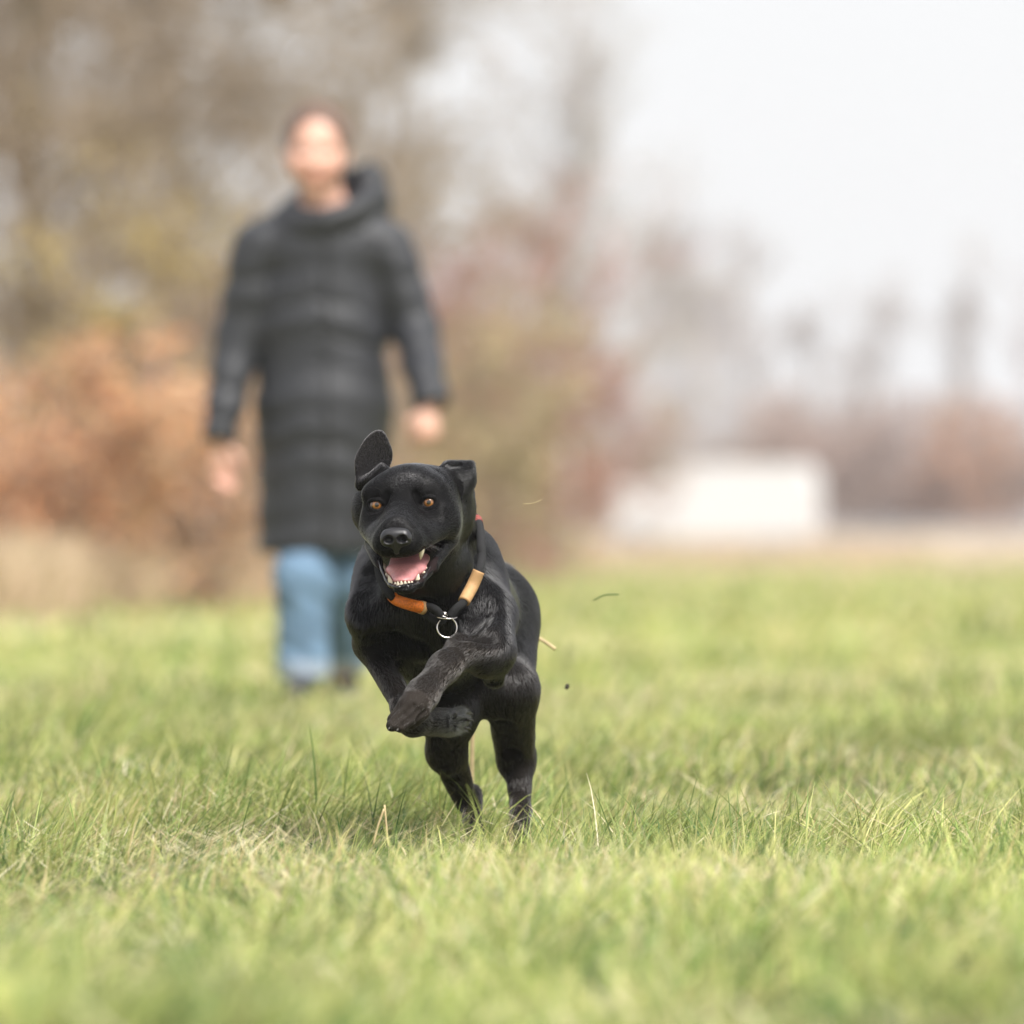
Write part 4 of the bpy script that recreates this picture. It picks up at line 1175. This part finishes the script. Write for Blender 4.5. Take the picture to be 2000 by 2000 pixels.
for i in range(6):
    a = (i - 2.5) / 2.5 * 1.0
    tooth((.017 * math.sin(a), -.081 - .010 * math.cos(a), -.070), (.017 * math.sin(a), -.082 - .010 * math.cos(a), -.0785), .0023)
m_gum = mat('dark_gum', (.10, .040, .040), rough=.3, spec=.5)
gp = [H(JX + x, y, z) for x, y, z in [(-.040, .01, -.090), (-.030, -.035, -.1075), (-.0205, -.064, -.1205), (-.010, -.0745, -.1225), (0, -.0765, -.1225), (.010, -.0745, -.1225), (.0205, -.064, -.1205), (.030, -.035, -.1075), (.040, .01, -.090)]]
v, f = tube(spline(gp, 40), .0042, 8)
link('gum', mesh_np('gum', v, f), m_gum, dog)

m_lip = mat('wet_black_lip', (.014, .012, .012), rough=.22, spec=.6, bump=(600, .4, .001))
lp = [H(JX + x, y, z) for x, y, z in [(-.055, .030, -.063), (-.0395, -.020, -.0915), (-.0245, -.066, -.1165), (-.0120, -.0840, -.1235), (0, -.0865, -.1242), (.0120, -.0840, -.1235), (.0245, -.066, -.1165), (.0395, -.020, -.0915), (.056, .030, -.062)]]
lt_ = np.linspace(0, 1, 70)
v, f = tube(spline(lp, 70), .0027 * (1 + .18 * np.sin(lt_ * 90)) * np.clip(np.minimum(lt_, 1 - lt_) * 12, .3, 1), 8)
link('lip', mesh_np('lip', v, f), m_lip, dog)
# whiskers and brow hairs
wr, wd, wl = [], [], []
rw = np.random.default_rng(9)
for s in (-1, 1):
    for i in range(11):
        y, z = -.085 + .05 * rw.random(), -.052 - .014 * rw.random()
        wr.append(H(.030 * s, y, z)); wd.append(HR @ np.array((s * .8, -.15 + .5 * rw.random(), -.5 + .5 * rw.random()))); wl.append(.02 + .03 * rw.random())
    for i in range(3):
        wr.append(H(.030 * s, -.008, .020)); wd.append(HR @ np.array((s * .4, -.6, .5 + .3 * rw.random()))); wl.append(.02)
wd = np.array(wd); wd /= np.linalg.norm(wd, axis=1, keepdims=True)
fur_curves('whisker', np.array(wr), wd, np.array(wl), .00022, np.full((len(wr), 3), .02), m_fur, dog, bend=np.tile((0, .1, -.3), (len(wr), 1)), npts=6)

# collar: cord round the neck, leather sleeves, rings
def onto(p, off, keep_y=False):
    p = np.array(p, float)
    for _ in range(12):
        d = B.field(p[None])[0] - off
        g = np.array([B.field((p + e)[None])[0] - B.field((p - e)[None])[0] for e in np.eye(3) * .002]) / .004
        p = p - d * g / (g @ g + 1e-6)
        if abs(d) < 2e-4: break
    return p
def front(px, py, off=.018, lo=-.35):
    dy = B.march(px, py, lo=lo)
    p = P(px, py, dy - off)
    return onto(p, .0145) if B.field(p[None])[0] < .0145 else p
CORD = .0068
m_cord = mat('black_cord', (.020, .020, .021), rough=.85, spec=.2, bump=(700, .8, .002))
m_leather = mat('tan_leather', (.42, .25, .115), rough=.6, spec=.3, noise=(90, .12), bump=(500, .4, .0008))
m_orange = mat('orange_leather', (.62, .155, .016), rough=.55, spec=.3, noise=(420, .35, 2), bump=(420, .5, .001))
m_steel = mat('steel_ring', (.62, .58, .54), rough=.22, metal=1.0)
right = [front(x, y, o) for x, y, o in [(923, 1072, .020), (922, 1090, .023), (917, 1109, .026), (907, 1140, .027), (897, 1171, .026), (889, 1187, .025), (880, 1202, .024)]]
lab = [front(x, y, .022, lo=.03) for x, y in [(768, 1148), (784, 1163), (805, 1175), (824, 1186)]]
hid = [onto(P(*q), .006) for q in [(766, 1120, .14), (762, 1065, .18), (775, 1005, .24), (805, 960, .30), (850, 945, .33), (902, 965, .30), (928, 1012, .24), (925, 1045, .19)]]
collar_path = spline(lab[::-1] + hid + right, 150)
v, f = tube(collar_path, CORD, 10)
collar = link('collar', mesh_np('collar', v, f), m_cord, dog)
collar['label'] = 'black cord collar with tan and orange leather sleeves and a steel ring'
def child(name, v, f, m, smooth=True):
    o = link(name, mesh_np(name, v, f, smooth), m, None); o.parent = collar
    o.matrix_parent_inverse = Matrix.Identity(4)
    return o
ls = spline(right[2:5], 24)
v, f = tube(ls, .0094 + .0004 * np.sin(np.linspace(0, 3.14, 24)), 14)
child('leather_sleeve', v, f, m_leather)
lt = spline([lab[0], lab[1], lab[2], lab[3]], 30)
v, f = tube(lt[4:], np.linspace(.0082, .0096, 26), 14)
child('orange_sleeve', v, f, m_orange)
v, f = tube(np.array([lt[-3], lt[-1] + (lt[-1] - lt[-3]) * .8]), .0103, 14)
child('leather_end', v, f, m_leather)
e0 = lt[-1]
r0 = front(873, 1200, .014)
up = spline([e0, front(838, 1180, .020), front(853, 1186, .021), front(863, 1200, .021), front(866, 1209, .018)], 24)
dn = spline([e0, front(830, 1198, .019), front(843, 1206, .020), front(856, 1209, .020), front(866, 1209, .018)], 24)
v, f = merge([tube(up, .0062, 10), tube(dn, .0062, 10)])
child('cord_loop', v, f, m_cord)
def ring(c, r, ax, wire, name):
    ax = np.array(ax, float) / np.linalg.norm(ax); u = np.cross(ax, [0, 0, 1.0] if abs(ax[2]) < .8 else [1.0, 0, 0]); u /= np.linalg.norm(u); w_ = np.cross(ax, u)
    t = np.linspace(0, 2 * np.pi, 48, endpoint=False)
    v, f = tube(c + r * (np.cos(t)[:, None] * u + np.sin(t)[:, None] * w_), wire, 8, closed=True)
    child(name, v, f, m_steel)
rc = front(873, 1206, .022)
ring(rc + np.array([0, -.004, -.0135]), .0150, (.10, -1, .12), .0013, 'steel_ring')
ring(rc + np.array([-.0005, -.001, .0035]), .0158, (.05, -.22, 1), .0013, 'steel_ring')
ring(rc + np.array([-.004, -.002, .006]), .0065, (.35, -.45, .8), .0011, 'steel_ring')
tg = spline(hid[5:8], 30)
tv, tf = tube(tg[16:21], .0076, 10)
m_red = mat('red_woven_label', (.20, .04, .03), rough=.7, noise=(500, .6, 1))
child('woven_label', tv, tf, m_red)

# claws on the paws
m_claw = mat('dark_claw', (.03, .026, .022), rough=.4, spec=.5)
def claw(p, q):
    p, q = np.array(p), np.array(q); t = np.linspace(0, 1, 5)[:, None]
    pts = p + (q - p) * t + np.array([0, 0, .0016]) * (4 * t * (1 - t))
    v, f = tube(pts, [.0022, .0021, .0017, .0011, .0003], 6)
    link('claw', mesh_np('claw', v, f), m_claw, dog)
for a, b, d0 in [((770, 1405), (757, 1413), -.086), ((768, 1417), (757, 1427), -.103), ((783, 1420), (773, 1430), -.100), ((804, 1414), (797, 1424), -.080)]:
    claw(P(*a, d0 + .004), P(*b, d0 - .006))
for ox, oz, od in [(0, -14, -.012), (6, 2, -.02), (4, 16, -.004), (-4, -20, .012)]:
    claw(P(908 + ox, 1409 - oz, .215 + od), P(920 + ox, 1411 - oz, .228 + od))
# ------------------------------------------------------------------ stalks in the grass and bits thrown up by the run
m_straw = mat('dry_straw', (.56, .44, .24), rough=.6, noise=(60, .2), translucent=.2)
m_green = mat('torn_grass', (.12, .19, .05), rough=.5, translucent=.4)
def stalk(name, label, pts, rad, m, cat='straw', group=None):
    v, f = tube(spline(pts, 14), rad, 6)
    return tag(link(name, mesh_np(name, v, f), m), label, cat, group)
gs = 'dry stalks standing in the grass'
stalk('straw_stalk', 'pale dry stalk leaning right, beside its twin at the left of the dog\'s paws', [P(762, 1715, -.25), P(757, 1640, -.25), P(751, 1572, -.25)], .0016, m_straw, group=gs)
stalk('straw_stalk', 'pale dry stalk leaning left under its twin, at the left of the dog\'s paws', [P(729, 1650, -.25), P(738, 1615, -.25), P(750, 1580, -.25)], .0017, m_straw, group=gs)
stalk('straw_stalk', 'upright yellow stalk between the dog\'s hind legs', [P(921, 1560, .95), P(922, 1480, .95), P(923, 1420, .95)], .0042, m_straw, group=gs)
gb = 'bits thrown up by the running dog'
stalk('straw', 'blurred straw flying beside the dog\'s flank', [P(1040, 1240, .95), P(1062, 1252, .95), P(1085, 1268, .95)], .0032, m_straw, group=gb)
stalk('grass_blade', 'torn green grass blade flying at the right of the dog', [P(1160, 1172, 1.0), P(1182, 1162, 1.0), P(1208, 1161, 1.0)], .0014, m_green, 'grass blade', gb)
stalk('seed_thread', 'tiny pale seed on a thread flying above the dog\'s back', [P(1022, 984, -.1), P(1040, 983, -.1), P(1058, 976, -.1)], .0004, m_straw, 'seed', gb)
CB = Body(); CB.ell(P(1108, 1340, .9), (.0035, .003, .0045)); CB.ell(P(1106, 1344, .9), (.003, .003, .002), k=.003)
l2, h2 = CB.bounds(.004); v, f = CB.mesh(tuple(axis(l2[i], h2[i], .0012) for i in range(3)))
tag(link('soil_clod', mesh_np('soil_clod', v, f), mat('damp_soil', (.035, .028, .02), rough=.9)), 'small dark clod of soil flying at the right of the dog', 'clod', gb)

# ------------------------------------------------------------------ thin winter haze
hx0, hx1, hy0, hy1, hz0, hz1 = -3800, 3800, -60, 5050, -1.6, 14
hv = [(hx0, hy0, hz0), (hx1, hy0, hz0), (hx1, hy1, hz0), (hx0, hy1, hz0), (hx0, hy0, hz1), (hx1, hy0, hz1), (hx1, hy1, hz1), (hx0, hy1, hz1)]
hf = [(0, 3, 2, 1), (4, 5, 6, 7), (0, 1, 5, 4), (1, 2, 6, 5), (2, 3, 7, 6), (3, 0, 4, 7)]
hm = mesh_np('haze', hv, hf, False)
hmat = bpy.data.materials.new('haze_air'); hmat.use_nodes = True
hn_ = hmat.node_tree; hn_.nodes.clear()
pv = hn_.nodes.new('ShaderNodeVolumePrincipled'); pv.inputs['Color'].default_value = (.93, .93, .95, 1); pv.inputs['Density'].default_value = .0005
ho = hn_.nodes.new('ShaderNodeOutputMaterial'); hn_.links.new(pv.outputs[0], ho.inputs['Volume'])
tag(link('haze', hm, hmat), kind='stuff')
